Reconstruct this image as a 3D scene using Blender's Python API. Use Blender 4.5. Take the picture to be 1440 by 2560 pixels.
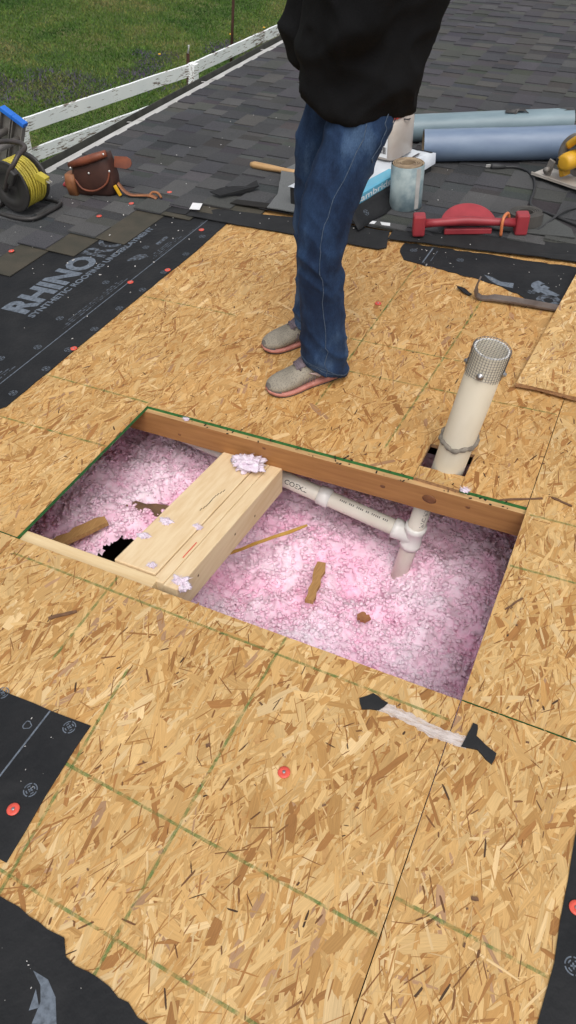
import bpy, bmesh, math, random
import numpy as np
from mathutils import Vector, Matrix, noise
R = math.radians
random.seed(7); rng = np.random.default_rng(7)
for o in list(bpy.data.objects): bpy.data.objects.remove(o)
scene = bpy.context.scene
COL = scene.collection

# The roof plane is authored as Z = 0 (X up the slope, Y along the eave) and then tilted to its 9 degree pitch.
RW = Matrix.Rotation(R(-9.0), 4, 'Y')

# ---------------------------------------------------------------- camera, sky, sun, exposure
cam = bpy.data.cameras.new('camera'); camo = bpy.data.objects.new('camera', cam); COL.objects.link(camo)
cx, cd, cf = Vector((0.9026074, 0.42825014, -0.04360852)), Vector((0.27249158, -0.64685107, -0.71227245)), Vector((-0.33323899, 0.63101943, -0.70054711))
cm = Matrix.Identity(4)
for i, c in enumerate((cx, -cd, -cf)):
    for j in range(3): cm[j][i] = c[j]
cm.translation = (0, 0, 1.385)
camo.matrix_world = RW @ cm
cam.sensor_fit = 'HORIZONTAL'; cam.sensor_width = 36.0; cam.lens = 36.0 * 1815.36 / 1440.0
cam.clip_start = 0.05; cam.clip_end = 500.0
scene.camera = camo

SUN_EL, SUN_AZ = 62.0, 160.0          # high, veiled sun behind the camera
world = bpy.data.worlds.new('World'); scene.world = world; world.use_nodes = True
wn = world.node_tree.nodes; wl = world.node_tree.links
bg = wn['Background']
sky = wn.new('ShaderNodeTexSky'); sky.sky_type = 'NISHITA'; sky.sun_disc = False
sky.sun_elevation = R(SUN_EL); sky.sun_rotation = R(SUN_AZ); sky.dust_density = 4.0; sky.air_density = 1.0
hs = wn.new('ShaderNodeHueSaturation'); hs.inputs['Saturation'].default_value = 0.22
wl.new(sky.outputs[0], hs.inputs['Color']); wl.new(hs.outputs[0], bg.inputs['Color'])
bg.inputs['Strength'].default_value = 0.15
sun = bpy.data.lights.new('sun', 'SUN'); sun.energy = 0.9; sun.angle = R(35); sun.color = (1.0, 0.96, 0.90)
suno = bpy.data.objects.new('sun', sun); COL.objects.link(suno)
sd = Vector((math.sin(R(SUN_AZ)) * math.cos(R(SUN_EL)), math.cos(R(SUN_AZ)) * math.cos(R(SUN_EL)), math.sin(R(SUN_EL))))
suno.rotation_euler = (-sd).to_track_quat('-Z', 'Y').to_euler()
vs = scene.view_settings
vs.view_transform = 'Standard'; vs.look = 'None'; vs.gamma = 1.0; vs.exposure = 0.28; vs.use_curve_mapping = False
scene.render.engine = 'CYCLES'

# ---------------------------------------------------------------- materials
def srgb(r, g, b):
    return tuple(((v / 255.0 + 0.055) / 1.055) ** 2.4 if v > 10 else v / 255.0 / 12.92 for v in (r, g, b))
def nodes(m):
    m.use_nodes = True
    nt = m.node_tree
    return nt, nt.nodes, nt.links, nt.nodes['Principled BSDF']
def noise_node(nt, vec, scale, detail=4.0, rough=0.55):
    n = nt.nodes.new('ShaderNodeTexNoise'); n.inputs['Scale'].default_value = scale
    n.inputs['Detail'].default_value = detail; n.inputs['Roughness'].default_value = rough
    if vec is not None: nt.links.new(vec, n.inputs['Vector'])
    return n
def ramp(nt, fac, stops):
    r = nt.nodes.new('ShaderNodeValToRGB'); e = r.color_ramp.elements
    while len(e) < len(stops): e.new(0.5)
    for k, (p, c) in enumerate(stops):
        e[k].position = p; e[k].color = (*c, 1.0) if len(c) == 3 else c
    nt.links.new(fac, r.inputs[0]); return r
def mixc(nt, a, b, fac, mode='MIX'):
    m = nt.nodes.new('ShaderNodeMix'); m.data_type = 'RGBA'; m.blend_type = mode
    for s, v in ((m.inputs[6], a), (m.inputs[7], b), (m.inputs[0], fac)):
        if hasattr(v, 'is_output'): nt.links.new(v, s)
        elif isinstance(v, (int, float)): s.default_value = v
        else: s.default_value = (*v, 1.0)
    return m.outputs[2]
def coords(nt, stretch=(1, 1, 1), which='Object', rot=(0, 0, 0)):
    tc = nt.nodes.new('ShaderNodeTexCoord'); mp = nt.nodes.new('ShaderNodeMapping')
    mp.inputs['Scale'].default_value = stretch; mp.inputs['Rotation'].default_value = rot
    nt.links.new(tc.outputs[which], mp.inputs['Vector']); return mp.outputs[0]
def bump(nt, height, strength, dist, bsdf):
    b = nt.nodes.new('ShaderNodeBump'); b.inputs['Strength'].default_value = strength; b.inputs['Distance'].default_value = dist
    nt.links.new(height, b.inputs['Height']); nt.links.new(b.outputs[0], bsdf.inputs['Normal'])
MATS = {}
def pm(name, c1, c2=None, scale=20, rough=0.7, bmp=0.0, stretch=(1, 1, 1), detail=5, lo=0.35, hi=0.68, metal=0.0, spec=0.5, bdist=0.002, bscale=None):
    """two-tone noise material"""
    if name in MATS: return MATS[name]
    m = bpy.data.materials.new(name); nt, n, l, b = nodes(m)
    b.inputs['Roughness'].default_value = rough; b.inputs['Metallic'].default_value = metal; b.inputs['Specular IOR Level'].default_value = spec
    v = coords(nt, stretch); nz = noise_node(nt, v, scale, detail)
    r = ramp(nt, nz.outputs['Fac'], [(lo, c1), (hi, c2 or tuple(x * 0.8 for x in c1))])
    l.new(r.outputs[0], b.inputs['Base Color'])
    if bmp:
        nb = nz if bscale is None else noise_node(nt, v, bscale, 4)
        bump(nt, nb.outputs['Fac'], bmp, bdist, b)
    MATS[name] = m; return m
def attr_mat(name, grain_scale, grain_amt, rough, bmp=0.0, bdist=0.001, uv=None, spec=0.3, speck=None, blotch=None):
    """colour from the face attribute Col, broken up by fine noise"""
    m = bpy.data.materials.new(name); nt, n, l, b = nodes(m)
    b.inputs['Roughness'].default_value = rough; b.inputs['Specular IOR Level'].default_value = spec
    a = n.new('ShaderNodeAttribute'); a.attribute_name = 'Col'
    if uv: v = coords(nt, uv, 'UV')
    else: v = coords(nt)
    nz = noise_node(nt, v, grain_scale, 3, 0.6)
    g = ramp(nt, nz.outputs['Fac'], [(0.3, (1 - grain_amt,) * 3), (0.7, (1 + grain_amt * 0.7,) * 3)])
    c = mixc(nt, a.outputs['Color'], g.outputs[0], 1.0, 'MULTIPLY')
    if blotch:
        vo = coords(nt); nb = noise_node(nt, vo, blotch[0], 4)
        c = mixc(nt, c, ramp(nt, nb.outputs['Fac'], [(0.3, blotch[1]), (0.7, blotch[2])]).outputs[0], 1.0, 'MULTIPLY')
    if speck:
        vo = coords(nt); ns = noise_node(nt, vo, speck[0], 2, 0.7)
        c = mixc(nt, c, speck[1], ramp(nt, ns.outputs['Fac'], [(speck[2], (0, 0, 0)), (speck[2] + 0.06, (1, 1, 1))]).outputs[0])
    l.new(c, b.inputs['Base Color'])
    if bmp: bump(nt, nz.outputs['Fac'], bmp, bdist, b)
    MATS[name] = m; return m

M_STRAND = attr_mat('osb_strand', 1.0, 0.16, 0.62, 0.25, 0.0006, uv=(18, 420, 1), spec=0.25, blotch=(3.0, (0.9, 0.88, 0.85), (1.05, 1.05, 1.05)))
M_OSB = pm('osb_core', (0.52, 0.30, 0.11), (0.40, 0.21, 0.07), 60, 0.8, 0.3)
M_OSBEDGE = pm('osb_cut_edge', (0.36, 0.20, 0.09), (0.20, 0.10, 0.05), 120, 0.9, 0.4)
M_GREEN = pm('green_edge_paint', (0.028, 0.175, 0.040), (0.018, 0.10, 0.024), 70, 0.8, 0.3)
M_SHING = attr_mat('shingle_granules', 300, 0.48, 0.9, 0.6, 0.0018, spec=0.2, speck=(620, (0.20, 0.20, 0.20), 0.665), blotch=(2.2, (0.85, 0.85, 0.87), (1.12, 1.1, 1.08)))
M_HEADLAP = pm('shingle_headlap', (0.040, 0.037, 0.026), (0.062, 0.052, 0.036), 9, 0.9, 0.5, bscale=500)
M_UL = pm('black_underlayment', (0.0105, 0.0112, 0.0128), (0.022, 0.022, 0.023), 7, 0.68, 0.55, bscale=16, bdist=0.012, spec=0.25, lo=0.38, hi=0.80)
M_STRIP = pm('black_membrane_strip', (0.014, 0.0145, 0.0155), (0.021, 0.021, 0.022), 18, 0.8, 0.3, bscale=300, spec=0.3)
M_PRINT = pm('grey_print', (0.13, 0.155, 0.19), (0.055, 0.065, 0.08), 90, 0.8, lo=0.42, hi=0.72)
M_PRINTD = pm('worn_grey_print', (0.10, 0.12, 0.15), (0.022, 0.023, 0.026), 70, 0.8, lo=0.40, hi=0.56)
M_NEWWOOD = pm('new_pine', (0.76, 0.59, 0.37), (0.67, 0.48, 0.27), 7, 0.6, 0.1, stretch=(9, 0.8, 9), spec=0.3)
M_PINEX = pm('new_pine_cross', (0.72, 0.56, 0.33), (0.62, 0.44, 0.23), 7, 0.6, 0.1, stretch=(0.8, 9, 9), spec=0.3)
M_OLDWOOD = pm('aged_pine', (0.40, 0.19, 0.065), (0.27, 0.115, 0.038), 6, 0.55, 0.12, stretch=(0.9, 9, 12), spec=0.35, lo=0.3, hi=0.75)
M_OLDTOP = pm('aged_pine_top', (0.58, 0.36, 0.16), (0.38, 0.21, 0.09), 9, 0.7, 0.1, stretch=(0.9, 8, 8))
M_PVC = pm('white_pvc', (0.80, 0.75, 0.66), (0.74, 0.68, 0.58), 7, 0.38, spec=0.45)
M_PVCV = pm('weathered_pvc', (0.66, 0.60, 0.48), (0.52, 0.46, 0.35), 5, 0.5, 0.05, stretch=(1, 1, 0.5))
M_PVCW = pm('pvc_fitting', (0.82, 0.80, 0.77), (0.77, 0.75, 0.71), 9, 0.3)
M_SEAL = pm('grey_sealant', (0.24, 0.21, 0.17), (0.13, 0.11, 0.09), 60, 0.9, 0.8, bdist=0.004)
M_MESH = pm('galvanised_wire', (0.16, 0.16, 0.165), (0.09, 0.09, 0.095), 50, 0.5, metal=0.5)
M_STEEL = pm('steel', (0.45, 0.45, 0.46), (0.25, 0.24, 0.24), 40, 0.4, metal=0.9)
M_BLACKINK = pm('black_ink', (0.02, 0.02, 0.025), (0.10, 0.09, 0.09), 200, 0.8)
M_DARK = pm('dark_gap', (0.008, 0.007, 0.006), (0.014, 0.012, 0.010), 10, 1.0)
M_ATTIC = pm('attic_block_dark', (0.10, 0.075, 0.05), (0.05, 0.04, 0.03), 6, 0.9)
M_BPLAST = pm('black_plastic', (0.020, 0.019, 0.019), (0.04, 0.036, 0.034), 8, 0.5, bmp=0.05)
M_BPLASTW = pm('worn_black_plastic', (0.05, 0.038, 0.034), (0.024, 0.020, 0.020), 12, 0.5)
M_YCORD = pm('yellow_cord', (0.52, 0.44, 0.06), (0.40, 0.31, 0.03), 30, 0.5)
M_YTAPE = pm('yellow_plastic', (0.72, 0.42, 0.02), (0.60, 0.32, 0.015), 20, 0.4)
M_LEATHER = pm('dark_brown_leather', (0.065, 0.024, 0.016), (0.034, 0.014, 0.010), 12, 0.6, 0.3)
M_LEATHERR = pm('red_brown_leather', (0.22, 0.060, 0.026), (0.11, 0.030, 0.016), 14, 0.55, 0.2)
M_LEATHERT = pm('tan_leather', (0.32, 0.13, 0.05), (0.17, 0.06, 0.025), 16, 0.6, 0.2)
M_RIVET = pm('bright_rivet', (0.75, 0.73, 0.70), (0.6, 0.58, 0.55), 20, 0.3, metal=0.6)
M_RED = pm('faded_red_plastic', (0.34, 0.035, 0.045), (0.24, 0.022, 0.030), 9, 0.5, 0.06)
M_REDCAP = pm('red_cap', (0.72, 0.10, 0.065), (0.58, 0.07, 0.045), 60, 0.45)
M_ORANGE = pm('orange_rubber', (0.62, 0.20, 0.07), (0.5, 0.14, 0.05), 20, 0.5)
M_BLUEROLL = pm('blue_membrane_film', (0.19, 0.25, 0.34), (0.13, 0.18, 0.27), 4, 0.45, 0.06, stretch=(1, 6, 1))
M_TEALROLL = pm('teal_membrane_film', (0.21, 0.28, 0.31), (0.15, 0.21, 0.24), 4, 0.45, 0.06, stretch=(1, 6, 1))
M_ROLLSIDE = pm('patchy_release_film', (0.42, 0.50, 0.50), (0.16, 0.23, 0.26), 11, 0.55, 0.08, lo=0.36, hi=0.62)
M_CARD = pm('tan_roll_core', (0.36, 0.27, 0.17), (0.24, 0.17, 0.11), 30, 0.85)
M_WRAP = pm('white_plastic_wrap', (0.66, 0.69, 0.72), (0.50, 0.53, 0.58), 8, 0.35, 0.5, bdist=0.012)
M_BLUEPR = pm('blue_wrap_print', (0.13, 0.42, 0.56), (0.10, 0.35, 0.50), 8, 0.35)
M_WHITEPR = pm('white_wrap_print', (0.80, 0.82, 0.84), (0.72, 0.75, 0.78), 9, 0.4)
M_WPAPER = pm('white_release_paper', (0.78, 0.78, 0.78), (0.66, 0.66, 0.66), 20, 0.6)
M_JAR = pm('cloudy_plastic_jar', (0.47, 0.42, 0.37), (0.40, 0.33, 0.28), 9, 0.3, spec=0.6)
M_REDLID = pm('red_lid', (0.62, 0.05, 0.03), (0.5, 0.035, 0.02), 20, 0.35)
M_GREYBAR = pm('rusty_steel', (0.17, 0.135, 0.115), (0.10, 0.070, 0.055), 20, 0.5, 0.1, metal=0.2)
M_RUST = pm('rust', (0.075, 0.028, 0.018), (0.045, 0.018, 0.012), 30, 0.8)
M_SAWY = pm('yellow_tool_body', (0.62, 0.34, 0.02), (0.5, 0.26, 0.02), 10, 0.45)
M_SAWG = pm('grey_cast_guard', (0.23, 0.21, 0.19), (0.15, 0.135, 0.12), 18, 0.5, metal=0.2)
M_SAWP = pm('dusty_steel_shoe', (0.52, 0.48, 0.43), (0.38, 0.33, 0.28), 15, 0.55, metal=0.2)
M_CABLE = pm('black_cable', (0.022, 0.022, 0.024), (0.035, 0.035, 0.036), 30, 0.6)
M_HANDLE = pm('hickory', (0.50, 0.31, 0.14), (0.36, 0.20, 0.08), 8, 0.5, stretch=(1, 8, 8))
M_ALU = pm('dull_aluminium', (0.28, 0.26, 0.24), (0.20, 0.185, 0.17), 12, 0.5, metal=0.35)
M_BLUETAPE = pm('blue_plastic', (0.02, 0.16, 0.62), (0.015, 0.12, 0.5), 12, 0.4)
M_WHITEMETAL = pm('dirty_white_metal', (0.52, 0.51, 0.49), (0.36, 0.35, 0.33), 14, 0.5, stretch=(1, 0.4, 1))
M_GUTDARK = pm('gutter_grime_shade', (0.030, 0.030, 0.026), (0.055, 0.055, 0.045), 14, 0.9)  # grime, with the shade inside the trough put into the same dark colour
M_CHIP = pm('pale_wood_chip', (0.62, 0.50, 0.32), (0.5, 0.36, 0.2), 60, 0.8)
M_BARK = pm('dark_wood_splinter', (0.17, 0.085, 0.04), (0.10, 0.05, 0.025), 60, 0.8)
M_TUFT = pm('white_pink_fluff', (0.74, 0.67, 0.73), (0.66, 0.52, 0.62), 70, 1.0, 0.4, bdist=0.003, spec=0.1)
M_CRUMB = pm('pale_crumb', (0.62, 0.60, 0.58), (0.45, 0.43, 0.40), 60, 0.9)
M_SOLE = pm('coral_sole', (0.56, 0.25, 0.20), (0.40, 0.15, 0.12), 45, 0.85)
M_SOLEG = pm('dark_outsole', (0.10, 0.08, 0.08), (0.06, 0.05, 0.05), 40, 0.8)
M_SHOELACE = pm('mauve_lace', (0.17, 0.13, 0.15), (0.11, 0.085, 0.10), 40, 0.7)
M_SHOEPALE = pm('pale_pink_patch', (0.58, 0.46, 0.45), (0.5, 0.38, 0.38), 40, 0.6)
M_SKIN = pm('skin', (0.52, 0.30, 0.21), (0.46, 0.25, 0.17), 12, 0.5)
M_HAIR = pm('brown_hair', (0.045, 0.025, 0.015), (0.07, 0.04, 0.022), 30, 0.5, stretch=(6, 6, 0.6))
M_EYE = pm('eye', (0.7, 0.68, 0.66), (0.6, 0.58, 0.56), 30, 0.3)
M_THREAD = pm('pale_thread', (0.085, 0.12, 0.17), (0.03, 0.055, 0.10), 120, 0.8)

def mat_guide():
    m = bpy.data.materials.new('green_guide_print'); nt, n, l, b = nodes(m)
    b.inputs['Roughness'].default_value = 0.7; b.inputs['Base Color'].default_value = (0.12, 0.22, 0.055, 1)
    v = coords(nt); a = noise_node(nt, v, 45, 4, 0.7)
    t = n.new('ShaderNodeBsdfTransparent'); mx = n.new('ShaderNodeMixShader')
    r = ramp(nt, a.outputs['Fac'], [(0.36, (0.04,) * 3), (0.64, (0.66,) * 3)])
    l.new(r.outputs[0], mx.inputs[0]); l.new(t.outputs[0], mx.inputs[1]); l.new(b.outputs[0], mx.inputs[2])
    l.new(mx.outputs[0], n['Material Output'].inputs['Surface']); return m
M_GUIDE = mat_guide()
def mat_film():
    m = bpy.data.materials.new('clear_plastic_film'); nt, n, l, b = nodes(m)
    b.inputs['Roughness'].default_value = 0.3; b.inputs['Base Color'].default_value = (0.74, 0.66, 0.62, 1)
    v = coords(nt, (14, 60, 1), rot=(0, 0, R(-4))); a = noise_node(nt, v, 1.6, 5, 0.65)
    t = n.new('ShaderNodeBsdfTransparent'); mx = n.new('ShaderNodeMixShader')
    r = ramp(nt, a.outputs['Fac'], [(0.34, (0.12,) * 3), (0.62, (0.72,) * 3)])
    l.new(r.outputs[0], mx.inputs[0]); l.new(t.outputs[0], mx.inputs[1]); l.new(b.outputs[0], mx.inputs[2])
    l.new(mx.outputs[0], n['Material Output'].inputs['Surface']); return m
M_FILM = mat_film()
def mat_insul():
    m = bpy.data.materials.new('pink_blown_insulation'); nt, n, l, b = nodes(m)
    b.inputs['Roughness'].default_value = 1.0; b.inputs['Specular IOR Level'].default_value = 0.05
    v = coords(nt); a = noise_node(nt, v, 5.0, 5, 0.6); c = noise_node(nt, v, 60, 4, 0.7)
    big = ramp(nt, a.outputs['Fac'], [(0.33, (0.96, 0.60, 0.76)), (0.5, (0.97, 0.74, 0.85)), (0.68, (0.97, 0.86, 0.93))])
    sm = ramp(nt, c.outputs['Fac'], [(0.3, (0.97, 0.84, 0.90)), (0.6, (1.0, 1.0, 1.0))])
    l.new(mixc(nt, big.outputs[0], sm.outputs[0], 1.0, 'MULTIPLY'), b.inputs['Base Color'])
    bump(nt, c.outputs['Fac'], 0.2, 0.002, b); return m
M_INSUL = mat_insul()
def mat_denim():
    m = bpy.data.materials.new('blue_denim'); nt, n, l, b = nodes(m)
    b.inputs['Roughness'].default_value = 0.85; b.inputs['Specular IOR Level'].default_value = 0.2
    v = coords(nt); big = noise_node(nt, coords(nt, (1.5, 1.5, 0.7)), 7, 5, 0.6); fine = noise_node(nt, coords(nt, (1, 1, 0.35)), 420, 3, 0.7)
    c = ramp(nt, big.outputs['Fac'], [(0.36, (0.0085, 0.019, 0.048)), (0.52, (0.017, 0.039, 0.092)), (0.66, (0.048, 0.088, 0.165))])
    f = ramp(nt, fine.outputs['Fac'], [(0.3, (0.72, 0.72, 0.76)), (0.7, (1.3, 1.28, 1.22))])
    l.new(mixc(nt, c.outputs[0], f.outputs[0], 1.0, 'MULTIPLY'), b.inputs['Base Color'])
    bump(nt, fine.outputs['Fac'], 0.4, 0.001, b); return m
M_DENIM = mat_denim()
M_FLEECE = pm('black_fleece', (0.0045, 0.0045, 0.0050), (0.0080, 0.0080, 0.0088), 6, 0.95, 0.6, spec=0.12, bscale=260)
def mat_mesh_upper():
    m = bpy.data.materials.new('olive_knit_upper'); nt, n, l, b = nodes(m)
    b.inputs['Roughness'].default_value = 0.8
    v = coords(nt); w = n.new('ShaderNodeTexVoronoi'); w.inputs['Scale'].default_value = 230; l.new(v, w.inputs['Vector'])
    big = noise_node(nt, v, 14, 3)
    c = ramp(nt, big.outputs['Fac'], [(0.35, (0.20, 0.175, 0.135)), (0.65, (0.285, 0.25, 0.195))])
    h = ramp(nt, w.outputs['Distance'], [(0.12, (0.42, 0.42, 0.45)), (0.42, (1, 1, 1))])
    l.new(mixc(nt, c.outputs[0], h.outputs[0], 1.0, 'MULTIPLY'), b.inputs['Base Color'])
    bump(nt, w.outputs['Distance'], 0.4, 0.002, b); return m
M_UPPER = mat_mesh_upper()
def mat_peel():
    m = bpy.data.materials.new('peeling_white_paint'); nt, n, l, b = nodes(m)
    b.inputs['Roughness'].default_value = 0.7
    a = noise_node(nt, coords(nt, (6, 1.3, 13)), 5, 6, 0.66); big = noise_node(nt, coords(nt), 2.2, 3)
    ad = n.new('ShaderNodeMath'); ad.operation = 'MULTIPLY_ADD'; ad.inputs[1].default_value = 0.55
    l.new(big.outputs['Fac'], ad.inputs[0]); l.new(a.outputs['Fac'], ad.inputs[2])
    paint = noise_node(nt, coords(nt), 3, 3)
    pc = ramp(nt, paint.outputs['Fac'], [(0.3, (0.74, 0.77, 0.78)), (0.7, (0.84, 0.85, 0.85))])
    r = ramp(nt, ad.outputs[0], [(0.835, (0, 0, 0)), (0.865, (1, 1, 1))])
    l.new(mixc(nt, pc.outputs[0], (0.18, 0.14, 0.11), r.outputs[0]), b.inputs['Base Color']); return m
M_PEEL = mat_peel()
def mat_lawn():
    m = bpy.data.materials.new('lawn_soil_and_moss'); nt, n, l, b = nodes(m)
    b.inputs['Roughness'].default_value = 1.0
    v = coords(nt); a = noise_node(nt, v, 1.3, 6, 0.6); c = noise_node(nt, v, 22, 4, 0.7)
    g = ramp(nt, a.outputs['Fac'], [(0.34, (0.042, 0.082, 0.016)), (0.52, (0.075, 0.115, 0.026)), (0.68, (0.13, 0.135, 0.048))])
    s = ramp(nt, c.outputs['Fac'], [(0.3, (0.45, 0.5, 0.45)), (0.7, (1.2, 1.2, 1.1))])
    l.new(mixc(nt, g.outputs[0], s.outputs[0], 1.0, 'MULTIPLY'), b.inputs['Base Color'])
    bump(nt, c.outputs['Fac'], 1.0, 0.03, b); return m
M_LAWN = mat_lawn()
M_BLADE = attr_mat('grass_blade', 30, 0.1, 0.7, spec=0.2)

# ---------------------------------------------------------------- mesh builder
class MB:
    def __init__(s): s.v = []; s.f = []; s.mi = []; s.c = []
    def add(s, vs, fs, mi=0, col=None):
        o = len(s.v); s.v += [tuple(p) for p in vs]
        for f in fs: s.f.append(tuple(o + i for i in f)); s.mi.append(mi); s.c.append(col or (1, 1, 1))
        return s
    def box(s, c, size, rot=None, mi=0, col=None):
        hx, hy, hz = size[0] / 2, size[1] / 2, size[2] / 2
        vs = [Vector((x, y, z)) for z in (-hz, hz) for y in (-hy, hy) for x in (-hx, hx)]
        if rot is not None: vs = [rot @ v for v in vs]
        c = Vector(c); vs = [v + c for v in vs]
        return s.add(vs, [(0, 2, 3, 1), (4, 5, 7, 6), (0, 1, 5, 4), (2, 6, 7, 3), (0, 4, 6, 2), (1, 3, 7, 5)], mi, col)
    def prism(s, poly, z0, z1, mi=0, side=None, col=None):
        n = len(poly); A = sum(poly[i][0] * poly[(i + 1) % n][1] - poly[(i + 1) % n][0] * poly[i][1] for i in range(n))
        if A < 0: poly = poly[::-1]
        zf0 = z0 if callable(z0) else (lambda x, y: z0); zf1 = z1 if callable(z1) else (lambda x, y: z1)
        vs = [(x, y, zf0(x, y)) for x, y in poly] + [(x, y, zf1(x, y)) for x, y in poly]
        o = len(s.v); s.v += vs
        s.f.append(tuple(o + i for i in reversed(range(n)))); s.mi.append(mi); s.c.append(col or (1, 1, 1))
        s.f.append(tuple(o + n + i for i in range(n))); s.mi.append(mi); s.c.append(col or (1, 1, 1))
        for i in range(n):
            j = (i + 1) % n
            s.f.append((o + i, o + j, o + n + j, o + n + i)); s.mi.append(mi if side is None else side); s.c.append(col or (1, 1, 1))
        return s
    def rings(s, rings, cap=True, mi=0, close=True, col=None):
        n = len(rings[0]); vs = [p for r in rings for p in r]; fs = []
        for k in range(len(rings) - 1):
            for i in range(n if close else n - 1):
                j = (i + 1) % n
                fs.append((k * n + i, k * n + j, (k + 1) * n + j, (k + 1) * n + i))
        if cap:
            fs.append(tuple(reversed(range(n)))); fs.append(tuple((len(rings) - 1) * n + i for i in range(n)))
        return s.add(vs, fs, mi, col)
    def tube(s, pts, r, n=8, cap=True, mi=0, squash=1.0, col=None):
        pts = [Vector(p) for p in pts]; rs = r if isinstance(r, (list, tuple)) else [r] * len(pts)
        out = []; up = None
        for k, p in enumerate(pts):
            t = (pts[min(k + 1, len(pts) - 1)] - pts[max(k - 1, 0)]).normalized()
            if up is None: up = Vector((0, 0, 1)) if abs(t.z) < 0.9 else Vector((1, 0, 0))
            a = (up - t * up.dot(t)).normalized(); b = t.cross(a); up = a
            out.append([p + (a * math.cos(q) * squash + b * math.sin(q)) * rs[k] for q in (2 * math.pi * i / n for i in range(n))])
        return s.rings(out, cap, mi, col=col)
    def lathe(s, prof, n=24, M=None, mi=0, cap=True):
        M = M or Matrix.Identity(4)
        return s.rings([[M @ Vector((r * math.cos(2 * math.pi * i / n), r * math.sin(2 * math.pi * i / n), z)) for i in range(n)] for r, z in prof], cap, mi)
    def build(s, name, mats, parent=None, smooth=False, bevel=0.0, sub=0, M=None, kind=None, fixn=True, colors=False, uv=None):
        me = bpy.data.meshes.new(name); me.from_pydata(s.v, [], s.f)
        for m in (mats if isinstance(mats, (list, tuple)) else [mats]): me.materials.append(m)
        me.polygons.foreach_set('material_index', s.mi)
        if smooth: me.polygons.foreach_set('use_smooth', [True] * len(s.f))
        if colors:
            a = me.attributes.new('Col', 'FLOAT_COLOR', 'FACE')
            a.data.foreach_set('color', np.array([(*c, 1.0) for c in s.c], dtype=np.float32).ravel())
        me.update()
        if fixn:
            bm = bmesh.new(); bm.from_mesh(me); bmesh.ops.recalc_face_normals(bm, faces=bm.faces); bm.to_mesh(me); bm.free()
        o = bpy.data.objects.new(name, me); COL.objects.link(o)
        if parent is not None: o.parent = parent
        elif M is not None: o.matrix_world = M
        if bevel:
            b = o.modifiers.new('bevel', 'BEVEL'); b.width = bevel; b.segments = 2; b.limit_method = 'ANGLE'
        if sub:
            q = o.modifiers.new('subdivision', 'SUBSURF'); q.levels = sub; q.render_levels = sub
        if kind: o['kind'] = kind
        return o

def on_roof(x=0, y=0, z=0, rz=0): return RW @ Matrix.Translation((x, y, z)) @ Matrix.Rotation(rz, 4, 'Z')
def upright(x, y, z=0, rz=0):   # gravity-vertical frame standing at a roof point
    return Matrix.Translation(RW @ Vector((x, y, z))) @ Matrix.Rotation(rz, 4, 'Z')
def tag(o, label, cat, group=None):
    o['label'] = label; o['category'] = cat
    if group: o['group'] = group
    return o
def thing(name, M, label=None, cat=None, group=None, kind=None):
    o = bpy.data.objects.new(name, None); o.empty_display_size = 0.05; COL.objects.link(o); o.matrix_world = M
    if label: tag(o, label, cat, group)
    if kind: o['kind'] = kind
    return o
def share(o, parent, M=None):
    c = o.copy(); COL.objects.link(c); c.parent = parent
    if M is not None: c.matrix_local = M
    return c
def text_mb(body, x0, y0, w, h, z, rot=0.0, bold=0.012):
    """lettering fitted into a w x h rectangle whose lower-left corner is (x0, y0), turned by rot about it"""
    cu = bpy.data.curves.new('lettering', 'FONT'); cu.body = body; cu.size = 1.0; cu.offset = bold; cu.resolution_u = 3
    o = bpy.data.objects.new('lettering', cu); COL.objects.link(o); bpy.context.view_layer.update()
    me = bpy.data.meshes.new_from_object(o.evaluated_get(bpy.context.evaluated_depsgraph_get()))
    vs = [tuple(v.co) for v in me.vertices]; fs = [tuple(p.vertices) for p in me.polygons]
    bpy.data.objects.remove(o); bpy.data.curves.remove(cu); bpy.data.meshes.remove(me)
    ax = min(v[0] for v in vs); bx = max(v[0] for v in vs); ay = min(v[1] for v in vs); by = max(v[1] for v in vs)
    ca, sa = math.cos(rot), math.sin(rot); out = []
    for v in vs:
        u, t = (v[0] - ax) / (bx - ax) * w, (v[1] - ay) / (by - ay) * h
        out.append((x0 + u * ca - t * sa, y0 + u * sa + t * ca, z))
    return MB().add(out, fs)
def smoothpath(pts, n=6):
    P = [Vector(p) for p in pts]; out = []
    for i in range(len(P) - 1):
        a, b, c, d = P[max(i - 1, 0)], P[i], P[i + 1], P[min(i + 2, len(P) - 1)]
        for k in range(n):
            t = k / n
            out.append(0.5 * ((2 * b) + (c - a) * t + (2 * a - 5 * b + 4 * c - d) * t * t + (3 * b - a - 3 * c + d) * t ** 3))
    out.append(P[-1]); return out
def ragged(poly, step=0.03, amp=0.003, seed=0):
    r = random.Random(seed); out = []; n = len(poly)
    for i in range(n):
        a, b = poly[i], poly[(i + 1) % n]; L = math.hypot(b[0] - a[0], b[1] - a[1]); k = max(1, int(L / step))
        for q in range(k):
            t = q / k; j = 0 if q == 0 else amp
            out.append((a[0] + (b[0] - a[0]) * t + r.uniform(-j, j), a[1] + (b[1] - a[1]) * t + r.uniform(-j, j)))
    return out

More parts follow.
